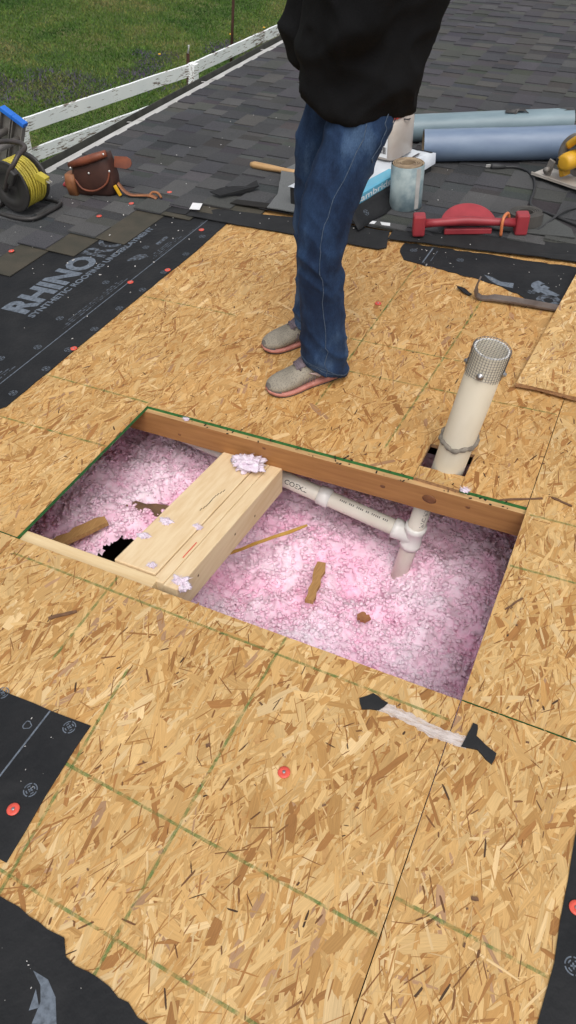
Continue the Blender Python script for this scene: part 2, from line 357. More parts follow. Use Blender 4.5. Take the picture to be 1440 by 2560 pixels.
# ---------------------------------------------------------------- lawn, grass, fence, posts (upright world frame)
GZ = -3.35
MB().add([(-60, -40, GZ), (60, -40, GZ), (60, 90, GZ), (-60, 90, GZ)], [(0, 1, 2, 3)]).build('ground', M_LAWN, kind='structure')
def blades(name, n, x0, x1, y0, y1, hgt, wid, cols, kind='stuff', dens=None, z0=GZ):
    x = rng.uniform(x0, x1, n); y = rng.uniform(y0, y1, n)
    if dens is not None:
        k = np.array([dens(a, b) for a, b in zip(x, y)]) > rng.random(n); x, y = x[k], y[k]; n = len(x)
    an = rng.uniform(0, 6.283, n); h = hgt * rng.uniform(0.45, 1.3, n); w = wid * rng.uniform(0.6, 1.3, n)
    lx, ly = rng.normal(0, 0.55, n) * h, rng.normal(0, 0.55, n) * h
    V = np.zeros((n, 3, 3)); c, s = np.cos(an) * w / 2, np.sin(an) * w / 2
    V[:, 0] = np.stack([x - c, y - s, np.full(n, z0)], 1); V[:, 1] = np.stack([x + c, y + s, np.full(n, z0)], 1)
    V[:, 2] = np.stack([x + lx, y + ly, z0 + h], 1)
    me = bpy.data.meshes.new(name); me.from_pydata(V.reshape(-1, 3).tolist(), [], np.arange(3 * n).reshape(-1, 3).tolist())
    big = np.array([noise.noise(Vector((a * 0.7, b * 0.7, 3.0))) + 0.5 * noise.noise(Vector((a * 2.1, b * 2.1, 7.0))) for a, b in zip(x, y)])
    C = np.array(cols); t = np.clip((big + 0.75) / 1.5 + rng.normal(0, 0.16, n), 0, 0.999) * (len(C) - 1)
    i = t.astype(int); f = (t - i)[:, None]; cc = C[i] * (1 - f) + C[np.minimum(i + 1, len(C) - 1)] * f
    cc = cc * rng.uniform(0.7, 1.25, n)[:, None]
    a = me.attributes.new('Col', 'FLOAT_COLOR', 'FACE'); a.data.foreach_set('color', np.concatenate([cc, np.ones((n, 1))], 1).astype(np.float32).ravel())
    me.materials.append(M_BLADE); o = bpy.data.objects.new(name, me); COL.objects.link(o); o['kind'] = kind; return o
g = blades('grass', 330000, -16.5, -5.6, 4.0, 22.0, 0.036, 0.017, [(0.024, 0.068, 0.010), (0.050, 0.118, 0.016), (0.085, 0.155, 0.023), (0.145, 0.178, 0.040), (0.22, 0.185, 0.078)])
tag(g, 'uneven spring lawn of green and yellowish grass behind the white fence', 'grass')
VP = [(-9.05, 10.7, 1.0), (-8.2, 11.9, 0.7), (-9.8, 10.0, 0.7), (-7.7, 14.4, 0.75), (-7.3, 15.3, 0.55), (-8.6, 12.9, 0.5)]
def vdens(x, y):
    return max(0.0, max(1.0 - ((x - px) ** 2 + (y - py) ** 2) / r ** 2 for px, py, r in VP) * 0.60 + 0.45 * noise.noise(Vector((x * 2.2, y * 2.2, 9))) - 0.04)
vf = blades('purple_flowers', 90000, -11.0, -6.6, 8.8, 16.2, 0.038, 0.020, [(0.080, 0.064, 0.115), (0.115, 0.088, 0.16), (0.07, 0.065, 0.08), (0.075, 0.08, 0.05)], dens=vdens)
tag(vf, 'patches of small dull purple ground flowers in the lawn', 'flowers')
for k, (x, y) in enumerate(((-7.8, 15.8), (-8.5, 12.9), (-8.1, 14.9), (-7.0, 13.5))):
    d = MB(); d.lathe([(0.002, 0.0), (0.02, 0.004), (0.028, 0.012), (0.018, 0.022), (0.002, 0.024)], 10)
    t = thing('dandelion', Matrix.Translation((x, y, GZ)), ['yellow dandelion near the rusty rod at the top of the lawn', 'yellow dandelion left of the rusty fence spike in the grass', 'yellow dandelion in mid lawn above the upper fence rail', 'lowest yellow dandelion close behind the fence post'][k], 'flower', 'dandelions in the lawn')
    d.v = [(a, b, c + 0.09) for a, b, c in d.v]; d.build('flower_head', M_YTAPE, t, True)
    MB().tube([(0, 0, 0), (0.004, 0, 0.05), (0, 0, 0.092)], 0.003, 5).build('stem', M_BLADE if False else M_GREEN, t)

def plank(mb, a, b, h, t, mi=0):
    """a rail standing on edge from a to b (top centre line), h tall, t thick, with slightly wavy edges"""
    a, b = Vector(a), Vector(b); d = (b - a); L = d.length; d.normalize(); s = Vector((-d.y, d.x, 0)).normalized() * t / 2
    k = max(2, int(L / 0.12)); top = []; r = []
    for q in range(k + 1):
        p = a + d * L * q / k; w = noise.noise(Vector((p.x * 3, p.y * 3, h))) * 0.006
        r.append([p + s + Vector((0, 0, w)), p - s + Vector((0, 0, w)), p - s + Vector((0, 0, -h + w * 0.6)), p + s + Vector((0, 0, -h + w * 0.6))])
    return mb.rings(r, True, mi)
fence = thing('rail_fence', Matrix.Translation((-6.05, 9.85, GZ)), 'low white rail fence with peeling paint along the lawn beyond the eave', 'fence')
FO = Vector((-6.05, 9.85, GZ))
def F(x, y, z): return Vector((x, y, z)) - FO
A_, B_, C_ = (-6.57, 6.86), (-6.06, 9.87), (-5.83, 14.9)
for (p, q) in ((A_, B_), (B_, C_)):
    for zt, hh in ((-2.178, 0.155), (-2.530, 0.155), (-2.90, 0.155)):
        m = MB(); plank(m, F(*p, zt), F(*q, zt), hh, 0.028); m.build('rail', M_PEEL, fence)
for (x, y), w in ((A_, 0.10), (B_, 0.11), (C_, 0.11)):
    m = MB(); m.box(F(x + 0.055, y, (GZ - 2.16) / 2), (w, w, -2.16 - GZ), Matrix.Rotation(R(-6), 3, 'Z')); m.build('fence_post', M_PEEL, fence, bevel=0.004)
tp = thing('steel_fence_stake', Matrix.Translation((-6.14, 9.95, GZ)), 'rusty steel stake with white tip poking up behind the fence post', 'stake')
m = MB(); m.box((0, 0, 0.64), (0.045, 0.008, 1.28)); m.box((0, 0.02, 0.64), (0.008, 0.035, 1.28)); m.build('shaft', M_RUST, tp)
m = MB(); m.tube([(0, 0, 1.27), (0.012, 0, 1.33), (0.02, -0.01, 1.37)], [0.016, 0.010, 0.014], 8); m.build('tip', M_WHITEMETAL, tp, True)
rod = MB(); rod.tube([(0, 0, 0), (0.005, 0, 0.8), (0, 0, 1.6), (-0.005, 0, 3.6)], 0.026, 8)
ro = rod.build('metal_rod', M_RUST, smooth=True, M=Matrix.Translation((-7.25, 13.35, GZ)))
tag(ro, 'tall thin rust brown rod standing in the lawn behind the fence', 'rod')

# ---------------------------------------------------------------- roof deck: framing, OSB panels
XL, XR, YN, YF = -1.2895, -0.0740, 0.8750, 1.5130     # the opening
deck = thing('roof_deck', RW.copy(), kind='structure')
def clip(poly, ax, lim, keep_less):
    out = []; n = len(poly)
    for i in range(n):
        a, b = poly[i], poly[(i + 1) % n]; da = (a[ax] - lim) * (1 if keep_less else -1); db = (b[ax] - lim) * (1 if keep_less else -1)
        if da <= 0: out.append(a)
        if (da < 0 < db) or (db < 0 < da):
            t = da / (da - db); out.append((a[0] + (b[0] - a[0]) * t, a[1] + (b[1] - a[1]) * t))
    return out
PAL = [((0.535, 0.325, 0.125), 0.41), ((0.600, 0.395, 0.172), 0.28), ((0.455, 0.252, 0.085), 0.17), ((0.335, 0.158, 0.050), 0.07), ((0.390, 0.230, 0.125), 0.02), ((0.650, 0.460, 0.235), 0.05)]
PW = np.cumsum([w for _, w in PAL]); PW = PW / PW[-1]
def strands(x0, x1, y0, y1, parent, seed, holes=(), cover=4.6, zt=0.0, name='wood_strands', tone=(1, 1, 1)):
    r = random.Random(seed); V = []; Fc = []; Cc = []; UV = []
    area = (x1 - x0) * (y1 - y0); total = int(area * cover / 0.00060); slim = int(area * 950); sliver = int(area * 150)
    for i in range(total + slim + sliver):
        px, py = r.uniform(x0, x1), r.uniform(y0, y1)
        ang = r.gauss(R(-4), R(27)) if r.random() < 0.84 else r.uniform(-math.pi / 2, math.pi / 2)
        if i < total:
            L, w = r.uniform(0.030, 0.105), min(0.032, r.lognormvariate(math.log(0.0078), 0.60) * (0.75 + 1.1 * max(0.0, noise.noise(Vector((px * 5, py * 5, seed * 1.7))))))
            u = r.random(); c = PAL[int(np.searchsorted(PW, u))][0]; k = r.uniform(0.86, 1.12)
            z = zt + 0.0001 + 0.0009 * i / total
        elif i < total + slim:      # thin reddish strips
            L, w = r.uniform(0.012, 0.065), r.uniform(0.0006, 0.0026); c = r.choice([(0.22, 0.095, 0.032), (0.31, 0.14, 0.044), (0.37, 0.18, 0.056), (0.36, 0.17, 0.05), (0.60, 0.40, 0.19)]); k = r.uniform(0.8, 1.1); z = zt + 0.00105
        else:                       # dark bark slivers and pits
            L, w = r.uniform(0.006, 0.034), r.uniform(0.0012, 0.0045); c = r.choice([(0.15, 0.068, 0.028), (0.22, 0.100, 0.036), (0.18, 0.080, 0.03), (0.07, 0.038, 0.020)]); k = r.uniform(0.8, 1.1); z = zt + 0.00112
        ca, sa = math.cos(ang), math.sin(ang); h, g = L / 2, w / 2
        j = lambda s: r.uniform(-s, s)
        loc = [(-g * r.uniform(0.2, 1), -h), (g * r.uniform(0.2, 1), -h + j(L * 0.12)), (g, -h * 0.55 + j(h * 0.2)), (g * r.uniform(0.75, 1.1), h * 0.6 + j(h * 0.2)), (g * r.uniform(0.1, 0.9), h), (-g * r.uniform(0.3, 1), h + j(L * 0.1)), (-g, h * 0.3), (-g * r.uniform(0.8, 1.05), -h * 0.4)]
        poly = [(px + a * ca - b * sa, py + a * sa + b * ca) for a, b in loc]
        if px - h < x0: poly = clip(poly, 0, x0, False)
        if px + h > x1: poly = clip(poly, 0, x1, True)
        if py - h < y0: poly = clip(poly, 1, y0, False)
        if py + h > y1: poly = clip(poly, 1, y1, True)
        skip = False
        for hx0, hx1, hy0, hy1 in holes:
            if px + h > hx0 and px - h < hx1 and py + h > hy0 and py - h < hy1:
                if px < hx0: poly = clip(poly, 0, hx0, True)
                elif px > hx1: poly = clip(poly, 0, hx1, False)
                elif py > hy1: poly = clip(poly, 1, hy1, False)
                elif py < hy0: poly = clip(poly, 1, hy0, True)
                else: skip = True
        if skip or len(poly) < 3: continue
        tx, ty = r.gauss(0, 0.0035), r.gauss(0, 0.0045); o = len(V); ou, ov = r.uniform(0, 50), r.uniform(0, 50)
        for (x, y) in poly:
            dx, dy = x - px, y - py
            V.append((x, y, z + max(-0.0006, min(0.0006, tx * dx + ty * dy)))); UV.append((ou + (-dx * sa + dy * ca), ov + (dx * ca + dy * sa)))
        Fc.append(tuple(range(o, o + len(poly)))); Cc.append((c[0] * k * tone[0], c[1] * k * tone[1], c[2] * k * tone[2], 1.0))
    me = bpy.data.meshes.new(name); me.from_pydata(V, [], Fc); me.materials.append(M_STRAND)
    a = me.attributes.new('Col', 'FLOAT_COLOR', 'FACE'); a.data.foreach_set('color', np.array(Cc, dtype=np.float32).ravel())
    uvl = me.uv_layers.new(name='UVMap'); li = np.empty(len(me.loops), dtype=np.int32); me.loops.foreach_get('vertex_index', li)
    uvl.data.foreach_set('uv', np.array(UV, dtype=np.float32)[li].ravel())
    o = bpy.data.objects.new(name, me); COL.objects.link(o); o.parent = parent; o['kind'] = 'stuff'; return o
def panel(x0, x1, y0, y1, seed, poly=None, holes=(), cover=4.6, vis=None, green=True, tone=(1, 1, 1)):
    m = MB(); m.prism(poly or [(x0, y0), (x1, y0), (x1, y1), (x0, y1)], -0.0113, 0.0, 0, 1)
    o = m.build('osb_panel', [M_OSB, M_GREEN if green else M_OSBEDGE], deck)
    v = vis or (x0, x1, y0, y1); strands(*v, o, seed, holes, cover, tone=tone); return o
pA = panel(-2.51, -1.2905, YN + 0.002, 2.98, 1, vis=(-1.86, -1.2905, YN + 0.002, 2.98), tone=(0.99, 0.96, 0.92))
pB = panel(-2.51, -1.2905, -0.6, YN - 0.002, 2, vis=(-1.62, -1.2905, 0.25, YN - 0.002))
NX0, NX1, NY1 = -0.392, -0.258, 1.674
pC = panel(XL, XR - 0.0005, YF, 2.99, 3, poly=[(XL, YF), (NX0, YF), (NX0, NY1), (NX1, NY1), (NX1, YF), (XR - 0.0005, YF), (XR - 0.0005, 2.99), (XL, 2.99)], holes=[(NX0, NX1, YF - 0.01, NY1)], tone=(0.985, 0.925, 0.86))
pD = panel(XR + 0.0015, 1.14, YN + 0.002, 2.99, 4, vis=(XR + 0.0015, 0.45, YN + 0.002, 2.4))
pE = panel(XL, XR - 0.0005, -0.6, YN - 0.002, 5, vis=(XL, XR - 0.0005, -0.1, YN - 0.002), green=False)
pF = panel(XR + 0.0015, 1.14, -0.6, YN - 0.002, 6, vis=(XR + 0.0015, 0.30, -0.1, YN - 0.002))
m = MB(); m.prism([(NX0 + 0.001, YF + 0.001), (NX1 - 0.001, YF - 0.004), (NX1 - 0.001, 1.570), (NX0 + 0.001, 1.566)], -0.0113, 0.0, 0, 1)
pG = m.build('osb_filler', [M_OSB, M_OSBEDGE], deck); strands(NX0 + 0.002, NX1 - 0.002, YF + 0.002, 1.566, pG, 9, cover=6)
for c_, d_ in (((NX0 + 0.0008, (1.568 + NY1) / 2), (0.0015, NY1 - 1.568)), ((NX1 - 0.0008, (1.568 + NY1) / 2), (0.0015, NY1 - 1.568)), (((NX0 + NX1) / 2, NY1 - 0.0008), (NX1 - NX0 - 0.004, 0.0015))):
    MB().box((*c_, -0.0057), (*d_, 0.0108)).build('cut_edge', M_OSBEDGE, pC)
# printed nailing guide lines
def guide(panel_, x0, y0, x1, y1, w=0.007):
    d = Vector((x1 - x0, y1 - y0, 0)); L = d.length; d.normalize(); s = Vector((-d.y, d.x, 0)); m = MB(); k = max(2, int(L / 0.05)); P = []
    for q in range(k + 1):
        ww = w / 2 * (0.75 + 0.5 * abs(noise.noise(Vector((x0 + q, y0, 2)))))
        p = Vector((x0, y0, 0.0021)) + d * L * q / k; P += [p + s * ww, p - s * ww]
    m.add(P, [(2 * q, 2 * q + 1, 2 * q + 3, 2 * q + 2) for q in range(k)]); return m.build('guide_line', M_GUIDE, panel_, fixn=False)
for a in ((pA, -1.72, 1.533, -1.295, 1.527), (pA, -1.75, 1.282, -1.295, 1.288), (pA, -1.72, 2.126, -1.295, 2.126), (pE, -1.26, 0.826, -0.08, 0.818), (pE, -0.80, 0.410, -0.078, 0.378), (pE, -1.0, 0.196, -0.08, 0.176),
          (pE, -0.485, 0.0, -0.485, 0.872), (pE, -0.70, 0.0, -0.775, 0.65), (pE, -0.95, 0.6, -0.955, 0.87), (pF, -0.07, 0.447, 0.27, 0.434), (pF, -0.07, 0.16, 0.28, 0.15), (pD, -0.067, 1.289, 0.30, 1.302), (pD, -0.06, 1.486, 0.30, 1.495),
          (pC, -0.80, 1.935, -0.08, 1.952), (pC, -0.785, 1.72, -0.79, 2.75), (pC, -0.51, 1.60, -0.47, 2.6), (pC, -1.0, 2.13, -0.4, 2.13)):
    guide(*a)
# framing
rafter = thing('rafter', on_roof(-0.68, 1.516, -0.10), 'orange brown aged rafter carrying the far edge of the opening', 'rafter')
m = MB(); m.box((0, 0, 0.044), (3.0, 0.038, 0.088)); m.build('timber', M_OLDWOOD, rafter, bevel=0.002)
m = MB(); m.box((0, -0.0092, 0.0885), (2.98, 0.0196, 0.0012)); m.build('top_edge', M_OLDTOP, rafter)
def knot(x, z, r, parent, y):
    m = MB(); m.lathe([(r, 0.0), (r * 0.8, 0.0012), (r * 0.3, 0.0016)], 16, Matrix.Translation((x, y, z)) @ Matrix.Rotation(R(90), 4, 'X') @ Matrix.Scale(0.75, 4, (0, 1, 0))); return m
for x, z, r in ((0.345, 0.048, 0.021), (0.455, 0.058, 0.007), (0.205, 0.048, 0.008), (-0.18, 0.070, 0.006), (-0.49, 0.03, 0.006)):
    knot(x, z, r, rafter, -0.019).build('knot', pm('knot_wood', (0.20, 0.075, 0.025), (0.12, 0.045, 0.018), 40, 0.6), rafter, True)
led = thing('ledger_board', on_roof(-1.08, 0.897, -0.10), 'pale new pine board along the near left edge of the opening', 'board')
m = MB(); m.box((0, 0, 0.0435), (0.428, 0.040, 0.087)); m.build('timber', M_PINEX, led, bevel=0.0025)
sl = math.atan2(-0.082, 0.600)
def header(name, x, w, d, label, y0=0.885, y1=1.492, zn=-0.012, dz=0.0):
    t = thing(name, on_roof(x, y0, zn - d + dz), label, 'beam'); L = math.hypot(y1 - y0, 0.082)
    m = MB(); m.box((0, L / 2, d / 2), (w, L, d)); rot = Matrix.Rotation(sl, 4, 'X')
    m.v = [tuple(rot @ Vector(p)) for p in m.v]; m.build('timber', M_NEWWOOD, t, bevel=0.003); return t, rot, L
h1, rot, L = header('header_board', -0.945, 0.128, 0.038, 'wide flat pale pine board of the new header, left piece', y0=0.918)
h2, rot, L = header('header_stud', -0.8625, 0.0335, 0.088, 'narrow pale pine stud in the middle of the new header', y0=0.893)
h3, rot, L2 = header('header_joist', -0.8235, 0.0415, 0.092, 'pale pine joist on edge, right piece of the new header', y0=0.888, dz=0.001)
m = MB()
for k in range(10):
    t0, t1 = 0.30 + k * 0.012, 0.26 + (k + 1) * 0.012
    m.box(rot @ Vector((0.028 + 0.003 * math.sin(k * 0.8) + k * 0.0013, (t0 + t1) / 2, 0.0383)), (0.0016, 0.0125, 0.0006), rot.to_3x3())
m.build('crack', M_DARK, h1)
m = MB(); m.box(rot @ Vector((0.009, 0.14, 0.0884)), (0.003, 0.07, 0.0006), rot.to_3x3()); m.build('red_mark', M_REDCAP, h2)
for px, py in ((0.012, 0.10), (0.006, 0.30), (-0.012, 0.42)):
    MB().box(rot @ Vector((0.0203, py, 0.045 + px)), (0.001, 0.007, 0.007), rot.to_3x3()).build('nail', M_BARK, h3)
# unseen dark box added below the deck to keep stray light out of the attic
m = MB(); z0, z1 = -1.0, -0.06
P = [(-2.6, -0.7), (1.2, -0.7), (1.2, 3.1), (-2.6, 3.1)]
m.add([(x, y, z0) for x, y in P] + [(x, y, z1) for x, y in P], [(0, 1, 2, 3), (0, 4, 5, 1), (1, 5, 6, 2), (2, 6, 7, 3), (3, 7, 4, 0)])
m.build('attic_light_block', M_ATTIC, kind='structure', M=RW.copy(), fixn=False)
for yy in (0.27, 2.13):
    r_ = thing('rafter', on_roof(-0.68, yy, -0.10), 'aged rafter hidden under the %s part of the sheathing' % ('near' if yy < 1 else 'far'), 'rafter')
    m = MB(); m.box((0, 0, 0.044), (3.0, 0.038, 0.088)); m.build('timber', M_OLDWOOD, r_)

# ---------------------------------------------------------------- blown insulation
def hole_d(x, y):      # < 1 inside the dark gap of the left bay
    return math.sqrt(((x + 1.215) / 0.065) ** 2 + ((y - 1.140 - 0.6 * (x + 1.215)) / 0.095) ** 2) + 0.35 * noise.noise(Vector((x * 14, y * 14, 4)))
def ins_z(x, y):
    z = -0.43 + 0.05 * noise.noise(Vector((x * 2.6, y * 2.6, 1.0)))
    if x < -0.93: z += 0.13 * min(1, (-0.93 - x) / 0.15)
    z += 0.10 * math.exp(-(((x + 0.15) / 0.28) ** 2 + ((y - 0.95) / 0.22) ** 2)) + 0.05 * math.exp(-(((x + 0.62) / 0.3) ** 2 + ((y - 1.05) / 0.2) ** 2))
    z -= 0.10 * math.exp(-(((x + 0.50) / 0.12) ** 2 + ((y - 1.47) / 0.12) ** 2))
    if x < -0.9:
        e_ = hole_d(x, y); z -= 0.07 * max(0.0, 1.6 - e_) ** 2 / 2.5
        z -= 0.06 * math.exp(-(((x + 1.28) / 0.12) ** 2 + ((y - 1.40) / 0.07) ** 2))
    return z
def clumps(p):
    v1 = noise.voronoi(p * 12)[0][0]; v2 = noise.voronoi(p * 44 + Vector((3, 1, 2)))[0][0]; v3 = noise.voronoi(p * 95)[0][0]
    return 0.046 * (0.42 - v1) + 0.020 * (0.4 - v2) + 0.008 * (0.4 - v3) + 0.010 * noise.noise(p * 50) + 0.02 * noise.noise(p * 9)
nx, ny = 330, 240; X0, X1, Y0, Y1 = -1.95, 0.40, 0.70, 2.15; V = []; Fc = []
for j in range(ny + 1):
    for i in range(nx + 1):
        x, y = X0 + (X1 - X0) * i / nx, Y0 + (Y1 - Y0) * j / ny
        p = Vector((x, y, 0.0)); nv = noise.noise_vector(p * 26) * 0.011 + noise.noise_vector(p * 70) * 0.004
        V.append((x + nv.x, y + nv.y, ins_z(x, y) + clumps(p) + nv.z * 0.6))
for j in range(ny):
    for i in range(nx):
        a = j * (nx + 1) + i
        if hole_d(V[a][0], V[a][1]) > 1.0: Fc.append((a, a + 1, a + nx + 2, a + nx + 1))
VA = np.array(V)
# loose tufts lying on that surface
bm = bmesh.new(); bmesh.ops.create_icosphere(bm, subdivisions=2, radius=1.0); IV = np.array([v.co[:] for v in bm.verts]); IF = np.array([[v.index for v in f.verts] for f in bm.faces]); bm.free()
variants = []
for q in range(14):
    off = Vector((q * 3.1, q * 1.7, q)); k_ = np.array([1 + 0.55 * noise.noise(Vector(p) * 1.7 + off) + 0.5 * noise.noise(Vector(p) * 3.3 + off) + 0.10 * random.uniform(-1, 1) for p in IV]); variants.append(IV * k_[:, None])
vis = np.where((VA[:, 0] > -1.75) & (VA[:, 0] < 0.12) & (VA[:, 1] > 0.80) & (VA[:, 1] < 1.98) & np.array([hole_d(p[0], p[1]) > 1.02 for p in VA]))[0]
NT = 19000; pick_ = VA[rng.choice(vis, NT)] + rng.normal(0, 0.004, (NT, 3)); TV = []; TF = []; n0 = len(V)
for q in range(NT):
    r0 = min(0.0072, 0.0030 * (1 + rng.gamma(1.3, 0.7))); sc_ = np.array([rng.uniform(0.7, 1.4), rng.uniform(0.7, 1.4), rng.uniform(0.5, 0.95)]) * r0; an = rng.uniform(0, 6.28); c_, s_ = math.cos(an), math.sin(an)
    P = variants[q % 14] * sc_; P = np.stack([P[:, 0] * c_ - P[:, 1] * s_, P[:, 0] * s_ + P[:, 1] * c_, P[:, 2]], 1) + pick_[q] + np.array([0, 0, r0 * 0.35]); TV.append(P); TF.append(IF + n0 + q * len(IV))
TVc = np.concatenate(TV); NW = 70000; wb = TVc[rng.integers(0, len(TVc), NW)]; wd = rng.normal(0, 1, (NW, 3)); wd[:, 2] = np.abs(wd[:, 2]) * 0.7; wd = wd / np.linalg.norm(wd, axis=1)[:, None] * rng.uniform(0.003, 0.009, NW)[:, None]
WF = np.stack([wb, wb + rng.normal(0, 0.0007, (NW, 3)), wb + wd], 1).reshape(-1, 3)      # loose fibres
me = bpy.data.meshes.new('insulation'); me.from_pydata(V + TVc.tolist() + WF.tolist(), [], Fc + np.concatenate(TF).tolist() + (np.arange(3 * NW).reshape(-1, 3) + n0 + len(TVc)).tolist())
me.polygons.foreach_set('use_smooth', [True] * len(me.polygons)); me.materials.append(M_INSUL)
o = bpy.data.objects.new('blown_insulation', me); COL.objects.link(o); o.matrix_world = RW.copy(); o['kind'] = 'stuff'
tag(o, 'loose clumpy pink blown insulation filling the open roof cavity', 'insulation')
def tuft(x, y, z, s, label, n=9, flat=0.6, M=None):
    m = MB(); r = random.Random(int(x * 1000) ^ int(y * 999)); off = Vector((x * 40, y * 40, 3))
    bm = bmesh.new(); bmesh.ops.create_icosphere(bm, subdivisions=5, radius=1.0); vv = []
    for v in bm.verts:
        d = v.co.normalized(); k_ = 1 + 0.75 * noise.noise(d * 1.6 + off) + 0.45 * noise.noise(d * 3.7 + off) + 0.30 * noise.noise(d * 8.5 + off) + 0.20 * noise.noise(d * 18 + off)
        vv.append(Vector((d.x * 1.15, d.y * 0.85, d.z * flat * 0.75)) * s * max(0.2, k_))
    m.add(vv, [tuple(v.index for v in f.verts) for f in bm.faces]); bm.free()
    zmin = min(v[2] for v in m.v) + s * 0.10; m.v = [(a, b, c - zmin) for a, b, c in m.v]; src = list(m.v)
    for q in range(int(120 + 9000 * s)):        # loose fibres
        b = Vector(r.choice(src)); e = Vector((r.gauss(0, 1), r.gauss(0, 1), abs(r.gauss(0, 0.6)))).normalized() * r.uniform(0.003, 0.010); w = Vector((r.gauss(0, .0006), r.gauss(0, .0006), r.gauss(0, .0004)))
        m.add([b, b + w, b + e + w * 0.5, b + e], [(0, 1, 2, 3)])
    return tag(m.build('insulation_tuft', M_TUFT, smooth=True, M=on_roof(x, y, z), fixn=False), label, 'insulation', 'loose insulation tufts')
tuft(-0.895, 1.452, -0.086, 0.036, 'largest whitish tuft on the far end of the pine header', 14)
tuft(-0.808, 0.928, -0.034, 0.018, 'pinkish tuft clinging to the near end of the pine joist', 9, 1.0)
tuft(-0.975, 1.115, -0.045, 0.014, 'tuft near the middle of the flat header board edge', 6)
tuft(-0.992, 1.035, -0.032, 0.013, 'flattened tuft on the left edge of the header board', 6, 0.4)
tuft(-0.885, 1.135, -0.048, 0.010, 'small round tuft over the header seam', 5)
tuft(-0.905, 0.945, -0.016, 0.009, 'tiny pink tuft at the near end of the header board', 4, 0.4)
tuft(-1.140, 1.508, -0.011, 0.007, 'tiny white tuft on the rafter edge left of the header', 4)
tuft(-0.243, 1.512, -0.002, 0.009, 'tiny white tuft beside the pipe on the green panel edge', 4)
# things lying in the insulation
def stick(name, a, b, w, t, mat, label, cat, rough=0.004):
    a, b = Vector(a), Vector(b); d = b - a; L = d.length; d.normalize(); s = Vector((-d.y, d.x, 0)).normalized(); u = d.cross(s); r = random.Random(label); k = 7; rr = []
    for q in range(k):
        p = d * (L * q / (k - 1) - L / 2); e = w / 2 * (1 + r.uniform(-0.28, 0.22)) * (r.uniform(0.55, 1.0) if q in (0, k - 1) else 1); f = r.uniform(-rough, rough); p = p + d * (r.uniform(-0.25, 0.25) * L / k)
        rr.append([p + s * (e + f), p + s * (e + f) + u * -t, p - s * (e - f) + u * -t, p - s * (e - f)])
    m = MB(); m.rings(rr); c = (a + b) / 2
    return tag(m.build(name, mat, M=on_roof(*c)), label, cat)
stick('wood_strip', (-0.96, 1.235, -0.318), (-0.735, 1.505, -0.330), 0.013, 0.004, M_YTAPE if False else pm('yellow_pine_strip', (0.60, 0.36, 0.08), (0.5, 0.27, 0.05), 20, 0.6), 'long thin yellow wood strip lying on the pink insulation', 'strip')
stick('wood_scrap', (-0.600, 1.235, -0.345), (-0.635, 1.415, -0.372), 0.030, 0.014, pm('ochre_wood', (0.50, 0.29, 0.11), (0.38, 0.2, 0.07), 30, 0.8, stretch=(8, 1, 1)), 'broken tan wood scrap half buried in the middle of the insulation', 'wood scrap')
stick('wood_scrap', (-1.40, 1.05, -0.245), (-1.30, 1.20, -0.235), 0.040, 0.016, MATS['ochre_wood'], 'tan wood scrap in the left bay of insulation', 'wood scrap')
stick('wood_chip', (-0.455, 1.285, -0.385), (-0.425, 1.265, -0.380), 0.030, 0.010, pm('orange_wood', (0.42, 0.19, 0.08), (0.3, 0.12, 0.05), 40, 0.8), 'small orange brown wood chip below the drain pipe in the insulation', 'wood chip')
stick('old_board', (-1.12, 1.40, -0.315), (-1.36, 1.345, -0.33), 0.06, 0.03, pm('old_brown_board', (0.22, 0.13, 0.07), (0.12, 0.07, 0.04), 20, 0.9), 'old brown board edge beside the dark gap in the left bay', 'board')

# ---------------------------------------------------------------- plumbing
vent = thing('vent_pipe', upright(-0.362, 1.607, -0.30), 'cream white plastic vent pipe with a wire mesh cap', 'pipe')
m = MB(); m.lathe([(0.0455, 0.215), (0.0455, 0.70), (0.0445, 0.702), (0.0405, 0.702), (0.0395, 0.70), (0.0395, 0.30)], 40, cap=False); m.build('pipe', M_PVCV, vent, True)
m = MB()
ringp = [(0.0472 * math.cos(a), 0.0472 * math.sin(a), 0.405 + 0.010 * math.sin(a + 0.6) + 0.004 * math.sin(5 * a)) for a in (2 * math.pi * i / 40 for i in range(41))]
m.tube(ringp, [0.0072 + 0.0020 * math.sin(i * 2.1) for i in range(41)], 8, cap=False); m.build('sealant_bead', M_SEAL, vent, True)
m = MB(); m.tube([(0.0428 * math.cos(a), 0.0428 * math.sin(a), 0.7022) for a in (2 * math.pi * i / 40 for i in range(41))], 0.0028, 6, False); m.build('rim', M_PVCW, vent, True)
cap_ = bpy.data.objects.new('mesh_cap', None); COL.objects.link(cap_); cap_.parent = vent
m = MB(); rc = 0.0482
for i in range(40):     # vertical wires of the skirt
    a = 2 * math.pi * i / 40; m.tube([(rc * math.cos(a), rc * math.sin(a), 0.706), (rc * math.cos(a), rc * math.sin(a), 0.632 + 0.006 * math.sin(3 * a))], 0.00055, 4, False)
for q in range(10):
    z = 0.706 - 0.0078 * q; m.tube([(rc * math.cos(a), rc * math.sin(a), z) for a in (2 * math.pi * i / 36 for i in range(37))], 0.00055, 4, False)
for i in range(-6, 7):
    c = i * 0.0075; h = math.sqrt(max(0, rc * rc - c * c))
    m.tube([(c, -h, 0.7065), (c, h, 0.7065)], 0.00055, 4, False); m.tube([(-h, c, 0.7065), (h, c, 0.7065)], 0.00055, 4, False)
m.build('wire_mesh', M_MESH, cap_, fixn=False)
